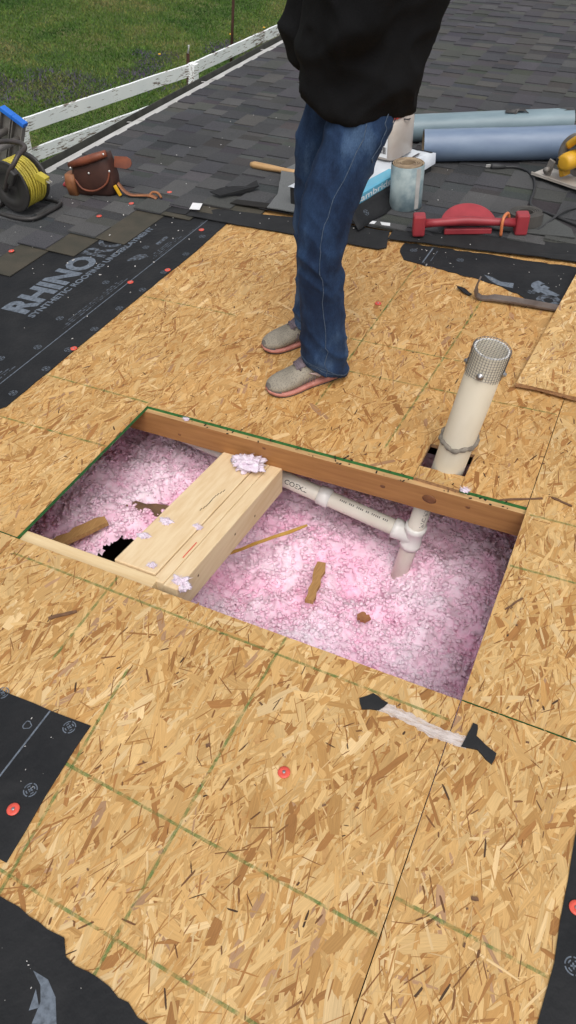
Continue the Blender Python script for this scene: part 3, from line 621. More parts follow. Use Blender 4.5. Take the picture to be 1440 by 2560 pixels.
for a in (R(-92), R(-178), R(-5)):
    mt = Matrix.Translation((0.0485 * math.cos(a), 0.0485 * math.sin(a), 0.648)) @ Matrix.Rotation(a, 4, 'Z') @ Matrix.Rotation(R(90), 4, 'Y')
    m = MB(); m.lathe([(0.0095, 0.0), (0.0095, 0.0015), (0.0055, 0.0025), (0.005, 0.007), (0.001, 0.008)], 12, mt); m.build('screw', M_STEEL, cap_, True)
drain = thing('drain_pipe', upright(-0.440, 1.570, -0.62), 'white plastic drain pipe with tee joint below the rafter', 'pipe')
# local frame: Z up, tee at z = 0.33
m = MB(); m.lathe([(0.027, -0.1), (0.027, 0.60)], 28); m.build('riser', M_PVC, drain, True)
m = MB(); m.lathe([(0.0265, 0.02), (0.0265, 0.9)], 28, Matrix.Translation((0, 0, 0.33)) @ Matrix.Rotation(R(-88), 4, 'Y')); m.build('branch', M_PVC, drain, True)
m = MB(); m.lathe([(0.0270, 0.282), (0.0340, 0.284), (0.0340, 0.302), (0.0318, 0.305), (0.0318, 0.358), (0.0340, 0.361), (0.0340, 0.379), (0.0270, 0.381)], 28)
m.lathe([(0.0318, 0.0), (0.0318, 0.045), (0.0338, 0.047), (0.0338, 0.066), (0.0266, 0.068)], 28, Matrix.Translation((0, 0, 0.33)) @ Matrix.Rotation(R(-88), 4, 'Y')); m.build('tee', M_PVCW, drain, True)
m = MB(); m.lathe([(0.0266, 0.288), (0.0325, 0.290), (0.0325, 0.328), (0.0266, 0.330)], 28, Matrix.Translation((0, 0, 0.33)) @ Matrix.Rotation(R(-88), 4, 'Y')); m.build('coupling', M_PVCW, drain, True)
def wraptext(body, u0, u1, r, ang0, h, M):
    """letters bent round a pipe: along the axis (local z) from u0 to u1, centred on angle ang0"""
    t = text_mb(body, 0, 0, abs(u1 - u0), h, 0, bold=0.004); sg = 1 if u1 > u0 else -1
    out = []
    for x, y, z in t.v:
        a = ang0 + sg * (y - h / 2) / r; out.append(M @ Vector((r * math.cos(a), r * math.sin(a), u0 + sg * x)))
    t.v = [tuple(v) for v in out]; return t
BR = Matrix.Translation((0, 0, 0.33)) @ Matrix.Rotation(R(-88), 4, 'Y')
wraptext('COEXT', 0.445, 0.365, 0.0268, R(-57), 0.016, BR).build('lettering', M_BLACKINK, drain, fixn=False)
wraptext('PVC PIPE  N', 0.40, 0.53, 0.0273, R(-52), 0.013, Matrix.Identity(4)).build('lettering', M_BLACKINK, drain, fixn=False)
wraptext('IIII III IIII II IIIII III', 0.255, 0.09, 0.0268, R(-20), 0.007, BR).build('lettering', M_BLACKINK, drain, fixn=False)

# ---------------------------------------------------------------- shingles (courses run along Y, butts face down-slope to -X)
SHCOL = [(0.054, 0.055, 0.057), (0.062, 0.063, 0.065), (0.049, 0.050, 0.053), (0.068, 0.069, 0.070), (0.055, 0.055, 0.060), (0.057, 0.059, 0.056), (0.052, 0.053, 0.057), (0.074, 0.074, 0.074)]
FARCOL = [(0.060, 0.057, 0.064), (0.066, 0.063, 0.068), (0.055, 0.056, 0.062), (0.072, 0.070, 0.066), (0.067, 0.064, 0.072), (0.062, 0.065, 0.059), (0.053, 0.052, 0.058), (0.078, 0.076, 0.073)]
EXPO, ZB, TB, TT = 0.143, 0.0120, 0.0030, 0.0050
def shingle(parent, xb, y0, y1, seed, wid=0.31, z0=0.0, curl=0.0, dull=1.0):
    r = random.Random(seed); m = MB()
    def zz(dx): return z0 + ZB * max(0.0, 1 - dx / 0.30) + 0.0012
    def slab(dx0, dx1, a, b, t0, t1, col, fl=0.0, mi=0):
        lo = lambda dx: zz(dx) + t0; hi = lambda dx: zz(dx) + t1
        vs = [(xb + dx0, a + fl, lo(dx0)), (xb + dx1, a, lo(dx1)), (xb + dx1, b, lo(dx1)), (xb + dx0, b - fl, lo(dx0)), (xb + dx0, a + fl, hi(dx0)), (xb + dx1, a, hi(dx1)), (xb + dx1, b, hi(dx1)), (xb + dx0, b - fl, hi(dx0))]
        if curl: vs = [(x, y, z + curl * max(0, (y0 + 0.3 - y) / 0.3) ** 2) for x, y, z in vs]
        m.add(vs, [(0, 3, 2, 1), (4, 5, 6, 7), (0, 1, 5, 4), (1, 2, 6, 5), (2, 3, 7, 6), (3, 0, 4, 7)], mi, col)
    def pick(y):
        P = FARCOL if r.random() < min(0.85, max(0.0, (y - 3.6) / 2.5)) else SHCOL
        c = r.choice(P); k = r.uniform(0.88, 1.10) * dull; return tuple(v * k for v in c)
    y = y0
    while y < y1 - 0.004:
        g = min(r.uniform(0.07, 0.17), y1 - y)
        base = tuple(v * r.uniform(0.76, 0.90) for v in pick(y)); slab(0.0, EXPO + 0.010, y, y + g, 0.0, TB, base)
        y += g
    slab(EXPO + 0.010, wid, y0, y1, 0.0, TB, (0.05, 0.05, 0.05), mi=1)
    y = y0 + r.uniform(-0.05, 0.05)
    while y < y1:
        w = r.uniform(0.085, 0.20); a, b = max(y, y0), min(y + w, y1)
        if b - a > 0.03: slab(-0.0008, EXPO + 0.012, a, b, TB, TB + TT * r.uniform(0.8, 1.15), pick(y), r.uniform(-0.004, 0.006))
        y += w + r.uniform(0.06, 0.16)
    return m.build('shingle', [M_SHING, M_HEADLAP], parent, colors=True)
sroof = thing('shingle_roof', RW.copy(), kind='structure')
near_end = {0: 1.55, 1: 1.80, 2: 2.06, 3: 2.31, 4: 2.485, 5: 2.81, 6: 2.90, 7: 2.965}
sn = 100
for k in range(0, 27):
    xb = -2.932 + EXPO * k; y = near_end.get(k, 3.00 + random.uniform(0, 0.05) if xb < -0.9 else 3.06 + random.uniform(0, 0.05))
    first = True; stag = (0.35 + 0.43 * k) % 1.0
    ycuts = [y]; q = math.floor(y) + stag
    while q < 10.6:
        if q > y + 0.25: ycuts.append(q)
        q += 1.0
    ycuts.append(10.6)
    for a, b in zip(ycuts[:-1], ycuts[1:]):
        shingle(sroof, xb, a + 0.0008, b - 0.0008, sn, curl=0.004 if first else 0.0, dull=1.22 if a < 2.9 else 1.08); sn += 1; first = False
# sheathing under the far shingles
m = MB(); m.prism([(-2.96, 2.992), (1.14, 2.992), (1.14, 10.62), (-2.96, 10.62)], -0.0113, -0.0006, 0); m.prism([(-2.96, -0.6), (-2.511, -0.6), (-2.511, 2.991), (-2.96, 2.991)], -0.0113, -0.0006, 0)
m.build('sheathing', M_OSB, sroof)

# gutter and drip edge along the eave
gut = thing('gutter', on_roof(-2.99, 5.0, 0), 'dirty white gutter with drip edge along the low left eave', 'gutter')
y = -0.6
while y < 10.6:
    y2 = min(y + 0.92, 10.6); m = MB(); z = random.uniform(0, 0.002)
    m.prism([(-0.012, y - 5.0), (0.085, y - 5.0), (0.085, y2 - 5.004), (-0.012, y2 - 5.004)], 0.002 + z, 0.0075 + z); m.prism([(-0.016, y - 5.0), (-0.0125, y - 5.0), (-0.0125, y2 - 5.004), (-0.016, y2 - 5.004)], -0.05, 0.007 + z)
    m.build('drip_edge', M_WHITEMETAL, gut)
    m = MB(); m.box((0.03, y2 - 5.0, 0.0115), (0.060, 0.016, 0.003)); m.box((-0.05, y2 - 5.0, -0.010), (0.07, 0.010, 0.003)); m.build('hanger', M_WHITEMETAL, gut); y = y2
def chan(pts, y0=-5.6, y1=5.6, mi=0):
    m = MB(); k = 24; rr = []
    for q in range(k + 1):
        yy = y0 + (y1 - y0) * q / k; w = 0.003 * noise.noise(Vector((yy * 1.3, 0, 4)))
        rr.append([(x, yy, z + w) for x, z in pts])
    return m.rings(rr, False, mi, close=True)
chan([(-0.018, -0.010), (-0.018, -0.105), (-0.078, -0.105), (-0.098, 0.008), (-0.095, 0.008), (-0.076, -0.102), (-0.021, -0.102), (-0.021, -0.010)]).build('trough', M_GUTDARK, gut)
chan([(-0.0955, 0.0085), (-0.1025, 0.0085), (-0.1025, -0.001), (-0.0985, -0.001)]).build('front_lip', M_GUTDARK, gut)
chan([(-0.0787, -0.1055), (-0.0815, -0.1055), (-0.1015, -0.003), (-0.0987, -0.003)]).build('front_face', M_WHITEMETAL, gut)
m = MB(); m.box((0.03, 0, -0.09), (0.03, 11.2, 0.155)); m.build('fascia', M_WHITEMETAL, gut)

# ---------------------------------------------------------------- underlayment sheets with their print
def sheet(name, poly, label, cat='underlayment', z=0.0024, t=0.0011, seed=0, amp=0.002, step=0.05, mat=None, wav=0.0):
    poly = ragged(poly, step, amp, seed); cx_ = sum(p[0] for p in poly) / len(poly); cy_ = sum(p[1] for p in poly) / len(poly)
    o = thing(name, on_roof(cx_, cy_, 0), label, cat)
    P = [(x - cx_, y - cy_) for x, y in poly]
    wf = (lambda b: (lambda x, y: b + wav * max(0.0, noise.noise(Vector((x * 9, y * 9, seed)))))) if wav else (lambda b: (lambda x, y: b))
    m = MB(); m.prism(P, wf(z), wf(z + t)); m.build('membrane', mat or M_UL, o)
    o['cx'] = cx_; o['cy'] = cy_; return o, cx_, cy_, z + t + 0.0005
def ringmark(r=0.0145):
    m = MB(); n = 28
    for q in range(4):
        a0, a1 = q * 1.5708 + 0.13, (q + 1) * 1.5708 - 0.13
        for ri, ro in ((r * 0.84, r),):
            P = []
            for i in range(8):
                a = a0 + (a1 - a0) * i / 7; P += [(ri * math.cos(a), ri * math.sin(a), 0), (ro * math.cos(a), ro * math.sin(a), 0)]
            m.add(P, [(2 * i, 2 * i + 1, 2 * i + 3, 2 * i + 2) for i in range(7)])
        a0 += 0.25; a1 -= 0.25; P = []
        for i in range(5):
            a = a0 + (a1 - a0) * i / 4; P += [(r * 0.5 * math.cos(a), r * 0.5 * math.sin(a), 0), (r * 0.66 * math.cos(a), r * 0.66 * math.sin(a), 0)]
        m.add(P, [(2 * i, 2 * i + 1, 2 * i + 3, 2 * i + 2) for i in range(4)])
    s = r * 0.24
    for (u, w) in ((s * 1.4, s * 0.4), (s * 0.4, s * 1.4)): m.add([(-u, -w, 0), (u, -w, 0), (u, w, 0), (-u, w, 0)], [(0, 1, 2, 3)])
    return m
ring_src = ringmark()
ring0 = None
def ring(parent, x, y, z, rz=0.3):
    global ring0
    if ring0 is None: ring0 = ring_src.build('nail_mark', M_PRINT, parent, fixn=False)
    else: ring0_ = share(ring0, parent); ring0_.matrix_local = Matrix.Translation((x, y, z)) @ Matrix.Rotation(rz, 4, 'Z'); return
    ring0.matrix_local = Matrix.Translation((x, y, z)) @ Matrix.Rotation(rz, 4, 'Z')
def rectp(parent, name, x0, y0, x1, y1, z, mat=None):
    MB().add([(x0, y0, z), (x1, y0, z), (x1, y1, z), (x0, y1, z)], [(0, 1, 2, 3)]).build(name, mat or M_PRINT, parent, fixn=False)
def put_text(parent, body, cx_, cy_, x, y, w, h, z, rot=R(90), bold=0.012, mat=None, name='lettering'):
    return text_mb(body, x - cx_, y - cy_, w, h, z, rot, bold).build(name, mat or M_PRINT, parent, fixn=False)
# left sheet
uL, ux, uy, uz = sheet('underlayment_sheet', [(-2.50, 1.27), (-1.745, 1.295), (-1.722, 1.33), (-1.722, 2.0), (-1.716, 2.55), (-1.728, 2.86), (-2.50, 2.86)], 'black printed underlayment sheet under the torn shingles at left', seed=3)
put_text(uL, 'RHINO', ux, uy, -2.062, 1.835, 0.50, 0.128, uz, bold=0.045, mat=M_PRINT)
put_text(uL, 'ROOF', ux, uy, -2.062, 2.35, 0.42, 0.128, uz, bold=0.02, mat=M_PRINTD)
put_text(uL, 'SYNTHETIC ROOFING UNDERLAYMENT', ux, uy, -2.018, 1.825, 0.86, 0.031, uz, bold=0.03)
rectp(uL, 'print_line', -1.8335 - ux, 1.30 - uy, -1.8295 - ux, 2.85 - uy, uz)
rectp(uL, 'print_line', -1.8425 - ux, 2.45 - uy, -1.8408 - ux, 2.82 - uy, uz, M_PRINTD)
def fine_print(parent, x, y, L, seed, z, h=0.006, mat=None):
    """a row of print too small to read"""
    r = random.Random(seed); m = MB(); t = 0.0
    while t < L:
        w = r.uniform(0.003, 0.008)
        if r.random() > 0.18: m.add([(x - h * r.uniform(0.6, 1), y + t, z), (x, y + t, z), (x, y + t + w * 0.75, z), (x - h, y + t + w * 0.75, z)], [(0, 1, 2, 3)])
        t += w
    m.build('fine_print', mat or M_PRINTD, parent, fixn=False, kind='stuff')
for q in range(3):
    fine_print(uL, -1.852 - 0.011 * q - ux, 1.80 + 0.03 * q - uy, 0.42 - 0.05 * q, q, uz)
    fine_print(uL, -1.852 - 0.011 * q - ux, 2.42 + 0.02 * q - uy, 0.24 - 0.04 * q, q + 9, uz)
    fine_print(uL, -1.852 - 0.012 * q - ux, 1.36 + 0.01 * q - uy, 0.17 - 0.03 * q, q + 19, uz)
for x, y in ((-1.752, 1.40), (-1.742, 1.56), (-1.745, 1.69), (-1.742, 1.843), (-1.744, 2.008), (-1.742, 2.167), (-1.743, 2.329), (-1.743, 2.506), (-1.765, 2.684), (-1.917, 1.86), (-1.921, 2.166), (-1.947, 2.502), (-1.862, 1.662), (-1.94, 1.552)): ring(uL, x - ux, y - uy, uz)
# badge: roof outline with a brick pattern, and a pill shaped mark
m = MB(); m.add([(0, 0, 0), (0.05, -0.022, 0), (0.09, -0.018, 0), (0.09, 0.012, 0), (0.06, 0.03, 0), (0.0, 0.012, 0)], [(0, 1, 2, 3, 4, 5)])
o = m.build('badge', M_PRINTD, uL, fixn=False); o.matrix_local = Matrix.Translation((-1.945 - ux, 2.36 - uy, uz)) @ Matrix.Rotation(R(60), 4, 'Z')
m = MB(); m.add([(0.010 * math.cos(a) + 0, (0.034 if math.sin(a) > 0 else -0.034) + 0.010 * math.sin(a), 0) for a in (2 * math.pi * i / 20 for i in range(20))], [tuple(range(20))])
o = m.build('badge', M_PRINTD, uL, fixn=False); o.matrix_local = Matrix.Translation((-1.915 - ux, 2.585 - uy, uz))
# near left sheets
uB, bx, by, bz = sheet('underlayment_sheet', [(-1.12, 0.482), (-0.766, 0.499), (-0.757, 0.34), (-0.742, 0.205), (-1.10, 0.19)], 'black underlayment corner with nail marks and red cap at lower left', seed=5)
rectp(uB, 'print_line', -0.8705 - bx, 0.20 - by, -0.8665 - bx, 0.492 - by, bz)
for x, y in ((-0.806, 0.477), (-0.792, 0.334), (-0.995, 0.484)): ring(uB, x - bx, y - by, bz)
fine_print(uB, -0.905 - bx, 0.22 - by, 0.12, 5, bz)
m = MB()
for q in range(3):
    a = q * 2.0944 + 0.5; c, s = math.cos(a), math.sin(a)
    m.add([(c * x - s * y, s * x + c * y, 0) for x, y in ((-0.007, -0.0085), (0.006, -0.0085), (0.010, -0.004), (0.0082, -0.0028), (0.005, -0.0065), (-0.007, -0.0065))], [(0, 1, 2, 3, 4, 5)])
o = m.build('recycling_mark', M_PRINT, uB, fixn=False); o.matrix_local = Matrix.Translation((-0.892 - bx, 0.444 - by, bz))
uC, cx2, cy2, cz = sheet('underlayment_sheet', [(-1.05, 0.165), (-0.715, 0.155), (-0.60, 0.148), (-0.565, 0.150), (-0.545, 0.128), (-0.45, 0.123), (-0.365, 0.107), (-0.30, 0.06), (-0.28, -0.2), (-1.05, -0.2)], 'black underlayment with torn edge and grey horn print in the bottom corner', seed=6, amp=0.004, step=0.02)
m = MB(); m.add([(0, 0, 0), (0.012, 0.028, 0), (0.010, 0.052, 0), (-0.004, 0.076, 0), (0.022, 0.058, 0), (0.036, 0.030, 0), (0.040, -0.01, 0)], [(0, 1, 6), (1, 5, 6), (1, 2, 5), (2, 4, 5), (2, 3, 4)])
o = m.build('horn_print', M_PRINT, uC, fixn=False); o.matrix_local = Matrix.Translation((-0.535 - cx2, 0.028 - cy2, cz)) @ Matrix.Rotation(R(35), 4, 'Z')
m = MB(); m.add([(0, 0, 0), (0.004, 0.03, 0), (0.016, 0.004, 0)], [(0, 1, 2)]); o = m.build('horn_print', M_PRINT, uC, fixn=False); o.matrix_local = Matrix.Translation((-0.551 - cx2, 0.040 - cy2, cz)) @ Matrix.Rotation(R(25), 4, 'Z')
uD, dx2, dy2, dz = sheet('underlayment_sheet', [(0.176, -0.1), (0.187, 0.30), (0.199, 0.46), (0.196, 0.60), (0.194, 0.72), (0.60, 0.73), (0.60, -0.1)], 'black underlayment strip along the lower right edge of the picture', seed=8)
ring(uD, 0.228 - dx2, 0.469 - dy2, dz); ring(uD, 0.235 - dx2, 0.30 - dy2, dz)
# right hand sheet under the flat bar
uR, rx, ry, rz_ = sheet('underlayment_sheet', [(-0.90, 2.93), (-0.893, 2.842), (-0.868, 2.800), (-0.853, 2.775), (-0.78, 2.762), (-0.70, 2.748), (-0.52, 2.715), (-0.43, 2.690), (-0.34, 2.640), (-0.26, 2.585), (-0.20, 2.572), (0.4, 2.56), (0.4, 2.96)], 'torn black underlayment beneath the flat pry bar at right', seed=9, amp=0.006, step=0.025)
rectp(uR, 'print_line', -0.776 - rx, 2.775 - ry, -0.770 - rx, 2.92 - ry, rz_)
rectp(uR, 'print_line', -0.748 - rx, 2.80 - ry, -0.745 - rx, 2.90 - ry, rz_, M_PRINTD)
for x, y in ((-0.842, 2.872), (-0.637, 2.851), (-0.313, 2.685)): ring(uR, x - rx, y - ry, rz_)
put_text(uR, 'f', rx, ry, -0.235, 2.655, 0.075, 0.13, rz_, rot=R(60), bold=0.05)
put_text(uR, 'o', rx, ry, -0.225, 2.58, 0.09, 0.09, rz_, rot=R(60), bold=0.04, mat=M_PRINTD)
m = MB(); m.add([(0, 0, 0), (0.035, -0.01, 0), (0.075, -0.035, 0), (0.125, -0.03, 0), (0.13, -0.07, 0), (0.07, -0.065, 0), (0.03, -0.035, 0)], [(0, 1, 6), (1, 2, 5, 6), (2, 3, 4, 5)])
o = m.build('horn_print', M_PRINT, uR, fixn=False); o.matrix_local = Matrix.Translation((-0.515 - rx, 2.760 - ry, rz_))
# membrane strips over the joint between old roof and new sheathing
s1, *_ = sheet('membrane_strip', [(-1.945, 2.842), (-1.5, 2.836), (-0.982, 2.822), (-0.955, 2.850), (-0.995, 3.000), (-1.5, 2.985), (-1.96, 2.950)], 'black membrane strip across the roof behind the standing person', 'membrane', z=0.006, t=0.004, seed=11, mat=M_STRIP, wav=0.012)
s2, *_ = sheet('membrane_strip', [(-0.975, 2.920), (-0.60, 2.945), (-0.20, 2.975), (0.5, 3.01), (0.5, 3.16), (-0.20, 3.135), (-0.6, 3.085), (-0.985, 3.030)], 'black membrane strip across the roof in front of the red tool', 'membrane', z=0.011, t=0.004, seed=12, mat=M_STRIP, wav=0.012)
s3, *_ = sheet('membrane_strip', [(-2.10, 2.845), (-1.95, 2.846), (-1.955, 2.935), (-2.02, 2.955), (-2.10, 2.95)], 'short black membrane end left of the white tab', 'membrane', z=0.0115, t=0.003, seed=13, mat=M_STRIP)
for k, (poly, lb) in enumerate((([(-1.952, 2.888), (-1.975, 2.958), (-1.925, 2.966), (-1.901, 2.896)], 'small white release tab at the left end of the membrane strip'), ([(-1.26, 3.008), (-1.003, 3.024), (-1.012, 3.052), (-1.26, 3.040)], 'long white release paper edge beside the standing person'))):
    o, *_ = sheet('release_paper', poly, lb, 'paper', z=0.0225, t=0.0012, seed=20 + k, mat=M_WPAPER, amp=0.001)

# ---------------------------------------------------------------- loose things on the sheathing
oc = thing('osb_offcut', on_roof(-0.205, 2.30, 0.013, R(-3.2)), 'loose sheathing board lying over the panel at right by the pipe', 'board')
m = MB(); m.prism([(-0.008, -0.266), (0.06, -0.258), (0.15, -0.262), (0.9, -0.285), (0.9, 0.60), (-0.006, 0.60)], 0.0, 0.013, 0, 1); o = m.build('board', [M_OSB, M_OSBEDGE], oc)
strands(-0.006, 0.42, -0.262, 0.60, o, 12, cover=5, zt=0.013, tone=(1.05, 1.06, 1.08))
m = MB(); m.prism([(0.10, -0.20), (0.85, -0.22), (0.85, 0.56), (0.10, 0.56)], -0.0115, -0.0005, 0, 1); m.build('under_board', [M_OSB, M_OSBEDGE], oc)
pb = thing('flat_pry_bar', on_roof(-0.36, 2.572, 0.004, R(3)), 'dark rusty flat pry bar with upturned claw on the sheathing', 'pry bar')
m = MB(); prof = [(0.24, 0.004), (0.12, 0.010), (0.0, 0.014), (-0.07, 0.013), (-0.095, 0.006), (-0.118, 0.004), (-0.134, 0.014), (-0.140, 0.036), (-0.137, 0.060), (-0.130, 0.082)]; rr = []
for k, (x, z) in enumerate(prof):
    w = 0.020 if k < 4 else (0.016 if k < 7 else 0.019 - 0.002 * (k - 7)); t = 0.0045 if k < 8 else 0.003
    a = prof[max(k - 1, 0)]; b = prof[min(k + 1, len(prof) - 1)]; d = Vector((b[0] - a[0], 0, b[1] - a[1])).normalized(); nrm = Vector((-d.z, 0, d.x))
    p = Vector((x, 0, z)); rr.append([p + nrm * t + Vector((0, w, 0)), p + nrm * t - Vector((0, w, 0)), p - nrm * t - Vector((0, w, 0)), p - nrm * t + Vector((0, w, 0))])
m.rings(rr); m.build('bar', M_GREYBAR, pb, bevel=0.0015)
m = MB(); m.prism([(0.0, -0.004), (0.018, -0.003), (0.018, 0.003), (0.0, 0.004)], 0, 0.0006); o = m.build('nail_slot', M_DARK, pb); o.matrix_local = Matrix.Translation((0.20, 0, 0.0118))
def scrap(name, poly, label, cat, mat, z=0.002, t=0.003, amp=0.0015, seed=1, lift=0.0, step=0.012):
    poly = ragged(poly, step, amp, seed); cx_ = sum(p[0] for p in poly) / len(poly); cy_ = sum(p[1] for p in poly) / len(poly)
    P = [(x - cx_, y - cy_) for x, y in poly]; f = lambda b: (lambda x, y: b + lift * (0.5 + noise.noise(Vector((x * 14, y * 14, seed)))))
    m = MB(); m.prism(P, f(0), f(t)); return tag(m.build(name, mat, M=on_roof(cx_, cy_, z)), label, cat)
scrap('torn_scrap', [(-0.585, 2.622), (-0.552, 2.612), (-0.516, 2.585), (-0.522, 2.570), (-0.548, 2.583), (-0.580, 2.606)], 'small torn black scrap left of the pry bar claw', 'scrap', M_UL, lift=0.012)
scrap('membrane_scrap', [(-0.272, 0.789), (-0.249, 0.812), (-0.212, 0.803), (-0.224, 0.779), (-0.257, 0.767)], 'five sided black membrane scrap at the left end of the clear film', 'scrap', M_STRIP, t=0.004)
scrap('membrane_scrap', [(-0.036, 0.830), (-0.026, 0.829), (-0.022, 0.804), (0.000, 0.792), (0.024, 0.783), (0.021, 0.757), (-0.013, 0.776), (-0.044, 0.769), (-0.041, 0.790)], 'T shaped black membrane scrap at the right end of the clear film', 'scrap', M_STRIP, t=0.004, seed=2)
scrap('plastic_film', [(-0.222, 0.803), (-0.18, 0.802), (-0.10, 0.793), (-0.036, 0.795), (-0.034, 0.769), (-0.10, 0.765), (-0.17, 0.777), (-0.232, 0.778)], 'smeared clear plastic film between the two black membrane scraps', 'film', M_FILM, t=0.0012, amp=0.003, step=0.008, z=0.0024)
CAPS = [(-0.348, 0.574, 0.002, 'red cap nail in the middle of the near sheathing'), (-0.797, 0.289, 0.004, 'red cap nail on the lower left underlayment corner'), (-1.803, 2.742, 0.004, 'red cap nail at the top of the left underlayment near the strip'), (-1.737, 2.349, 0.004, 'red cap nail on the edge of the left underlayment near a ring mark'), (-1.824, 2.202, 0.004, 'red cap nail on the printed line of the left underlayment'), (-1.730, 1.703, 0.004, 'lowest red cap nail on the left underlayment edge'), (-2.326, 2.683, 0.018, 'red cap nail lying on the torn shingles left of the printed sheet'), (-2.265, 2.862, 0.018, 'red cap nail on shingles just below the tool bag strap'), (-2.473, 2.235, 0.019, 'red cap nail on the near shingles at the far left'), (-2.161, 3.044, 0.018, 'red cap nail right of the tool bag strap'), (-0.826, 2.399, 0.002, 'red plastic cap on the sheathing right of the jeans'), (0.217, 0.560, 0.004, 'red cap nail on the black strip at the right edge')]
c0 = None
for x, y, z, lb in CAPS:
    t = thing('cap_nail', on_roof(x, y, z, random.uniform(0, 6)), lb, 'cap nail', 'red plastic cap nails')
    if c0 is None:
        c0 = MB().lathe([(0.0125, 0.0), (0.0128, 0.0010), (0.0118, 0.0022), (0.006, 0.0026), (0.004, 0.0018)], 20).build('cap', M_REDCAP, t, True); c1 = MB().lathe([(0.0034, 0.0019), (0.0034, 0.0032), (0.002, 0.0036)], 10).build('nail_head', M_STEEL, t, True)
    else: share(c0, t); share(c1, t)
for k, (a, b, w, lb) in enumerate((((-0.145, 1.512), (-0.045, 1.560), 0.006, 'dark splinter crossing the seam right of the opening'), ((-0.02, 1.575), (0.035, 1.560), 0.006, 'dark splinter at the right edge beside the vent pipe'), ((-1.035, 0.690), (-0.985, 0.735), 0.009, 'dark brown splinter on the near left sheathing'), ((-0.045, 1.150), (-0.015, 1.20), 0.004, 'thin splinter on the right hand sheathing below the opening corner'), ((0.05, 0.50), (0.062, 0.505), 0.007, 'short black splinter on the near right sheathing'), ((-0.52, 0.56), (-0.512, 0.565), 0.008, 'tiny dark chip left of the red cap nail'))):
    stick('wood_splinter', (*a, 0.0045), (*b, 0.0045), w, 0.003, M_BARK, lb, 'splinter', 0.001)['group'] = 'dark splinters on the sheathing'
def crumbs(name, n, zone, size, mat, label, z=0.002, zs=None):
    m = MB(); r = random.Random(name)
    for _ in range(n):
        x, y, zz = zone(r); s = size * r.uniform(0.4, 1.4); a = r.uniform(0, 3.1)
        rot = Matrix.Rotation(a, 3, 'Z') @ Matrix.Rotation(r.uniform(-0.4, 0.4), 3, 'X')
        m.box((x, y, zz + s * 0.25), (s * r.uniform(0.6, 2.2), s * 0.7, s * 0.5), rot)
    o = m.build(name, mat, kind='stuff', M=RW.copy()); return tag(o, label, 'debris')
def zn(r):
    while True:
        x, y = r.uniform(-2.92, -1.74), r.uniform(1.7, 3.1)
        if x < -1.76 and (y > 2.3 or x > -2.35): return x, y, (0.017 if (x < -2.1 and y > 2.45) or x < -2.4 else 0.0042)
crumbs('white_crumbs', 75, zn, 0.0045, M_CRUMB, 'white crumbs scattered over the near shingles and left underlayment')
def zf(r): x, y = r.uniform(-2.7, -0.2), r.uniform(3.1, 4.6); return x, y, 0.019
crumbs('shingle_crumbs', 45, zf, 0.0034, M_CRUMB, 'small pale crumbs on the shingles behind the person')
def zs(r): x = r.uniform(-1.95, 0.0); return x, 2.86 + 0.11 * r.random() + (0.08 if x > -0.97 else 0.0), 0.018
crumbs('strip_crumbs', 30, zs, 0.0026, M_CRUMB, 'pale grit on the black membrane strips')
def zr(r): return r.uniform(-0.85, -0.18), r.uniform(2.70, 2.9), 0.0042
crumbs('sheet_crumbs', 34, zr, 0.0026, M_CRUMB, 'pale grit on the right hand underlayment')
def zb2(r): return (r.uniform(-1.0, -0.78), r.uniform(0.22, 0.48), 0.0042) if r.random() < 0.6 else (r.uniform(-0.72, -0.42), r.uniform(0.0, 0.11), 0.0042)
crumbs('corner_crumbs', 40, zb2, 0.0015, M_CRUMB, 'fine pale grit on the lower left underlayment')
def zg(r): x = r.uniform(-1.25, -0.1); return x, 1.506 + r.uniform(-0.012, 0.02), (-0.0105 if r.random() < 0.6 else 0.0015)
crumbs('edge_grit', 70, zg, 0.004, M_DARK, 'dark grit along the far edge of the opening')
def zd(r): return r.uniform(-1.2, 0.2), r.uniform(0.15, 2.7), 0.0018
def zo(r):
    while True:
        p = zd(r)
        if not (-1.3 < p[0] < -0.06 and 0.86 < p[1] < 1.53): return p
crumbs('sheathing_grit', 130, zo, 0.0035, M_BARK, 'tiny dark grit scattered over the sheathing')

# ---------------------------------------------------------------- tools and materials on the far roof
ZS = 0.0175      # top of the shingles
# cord reel
reel = thing('cord_reel', on_roof(-2.715, 2.565, 0.017, R(-4)), 'black cord reel wound with yellow extension cord at the left edge', 'cord reel')
RX = Matrix.Rotation(R(90), 4, 'X')        # lathe axis z -> -y
CZ = 0.132
def rl(prof, name, mat, n=36):
    MB().lathe(prof, n, Matrix.Translation((0, 0, CZ)) @ RX).build(name, mat, reel, True)
rl([(0.022, 0.012), (0.030, 0.006), (0.060, 0.004), (0.066, 0.010), (0.090, 0.008), (0.108, 0.004), (0.114, 0.006), (0.116, 0.000), (0.114, -0.006), (0.02, -0.006)], 'front_flange', M_BPLAST)
rl([(0.02, -0.128), (0.108, -0.128), (0.116, -0.133), (0.114, -0.140), (0.02, -0.140)], 'rear_flange', M_BPLAST)
rl([(0.062, -0.004), (0.062, -0.13)], 'drum', M_BPLAST)
m = MB()
for layer, (r0, n) in enumerate(((0.078, 8), (0.092, 8), (0.1045, 7))):
    pts = []
    for q in range(n * 24 + 1):
        a = 2 * math.pi * q / 24; pts.append((r0 * math.cos(a), 0.014 + 0.105 * q / (n * 24) + 0.002 * math.sin(a * 0.7 + layer), CZ + r0 * math.sin(a)))
    m.tube(pts, 0.0060, 6)
m.build('cord', M_YCORD, reel, True)
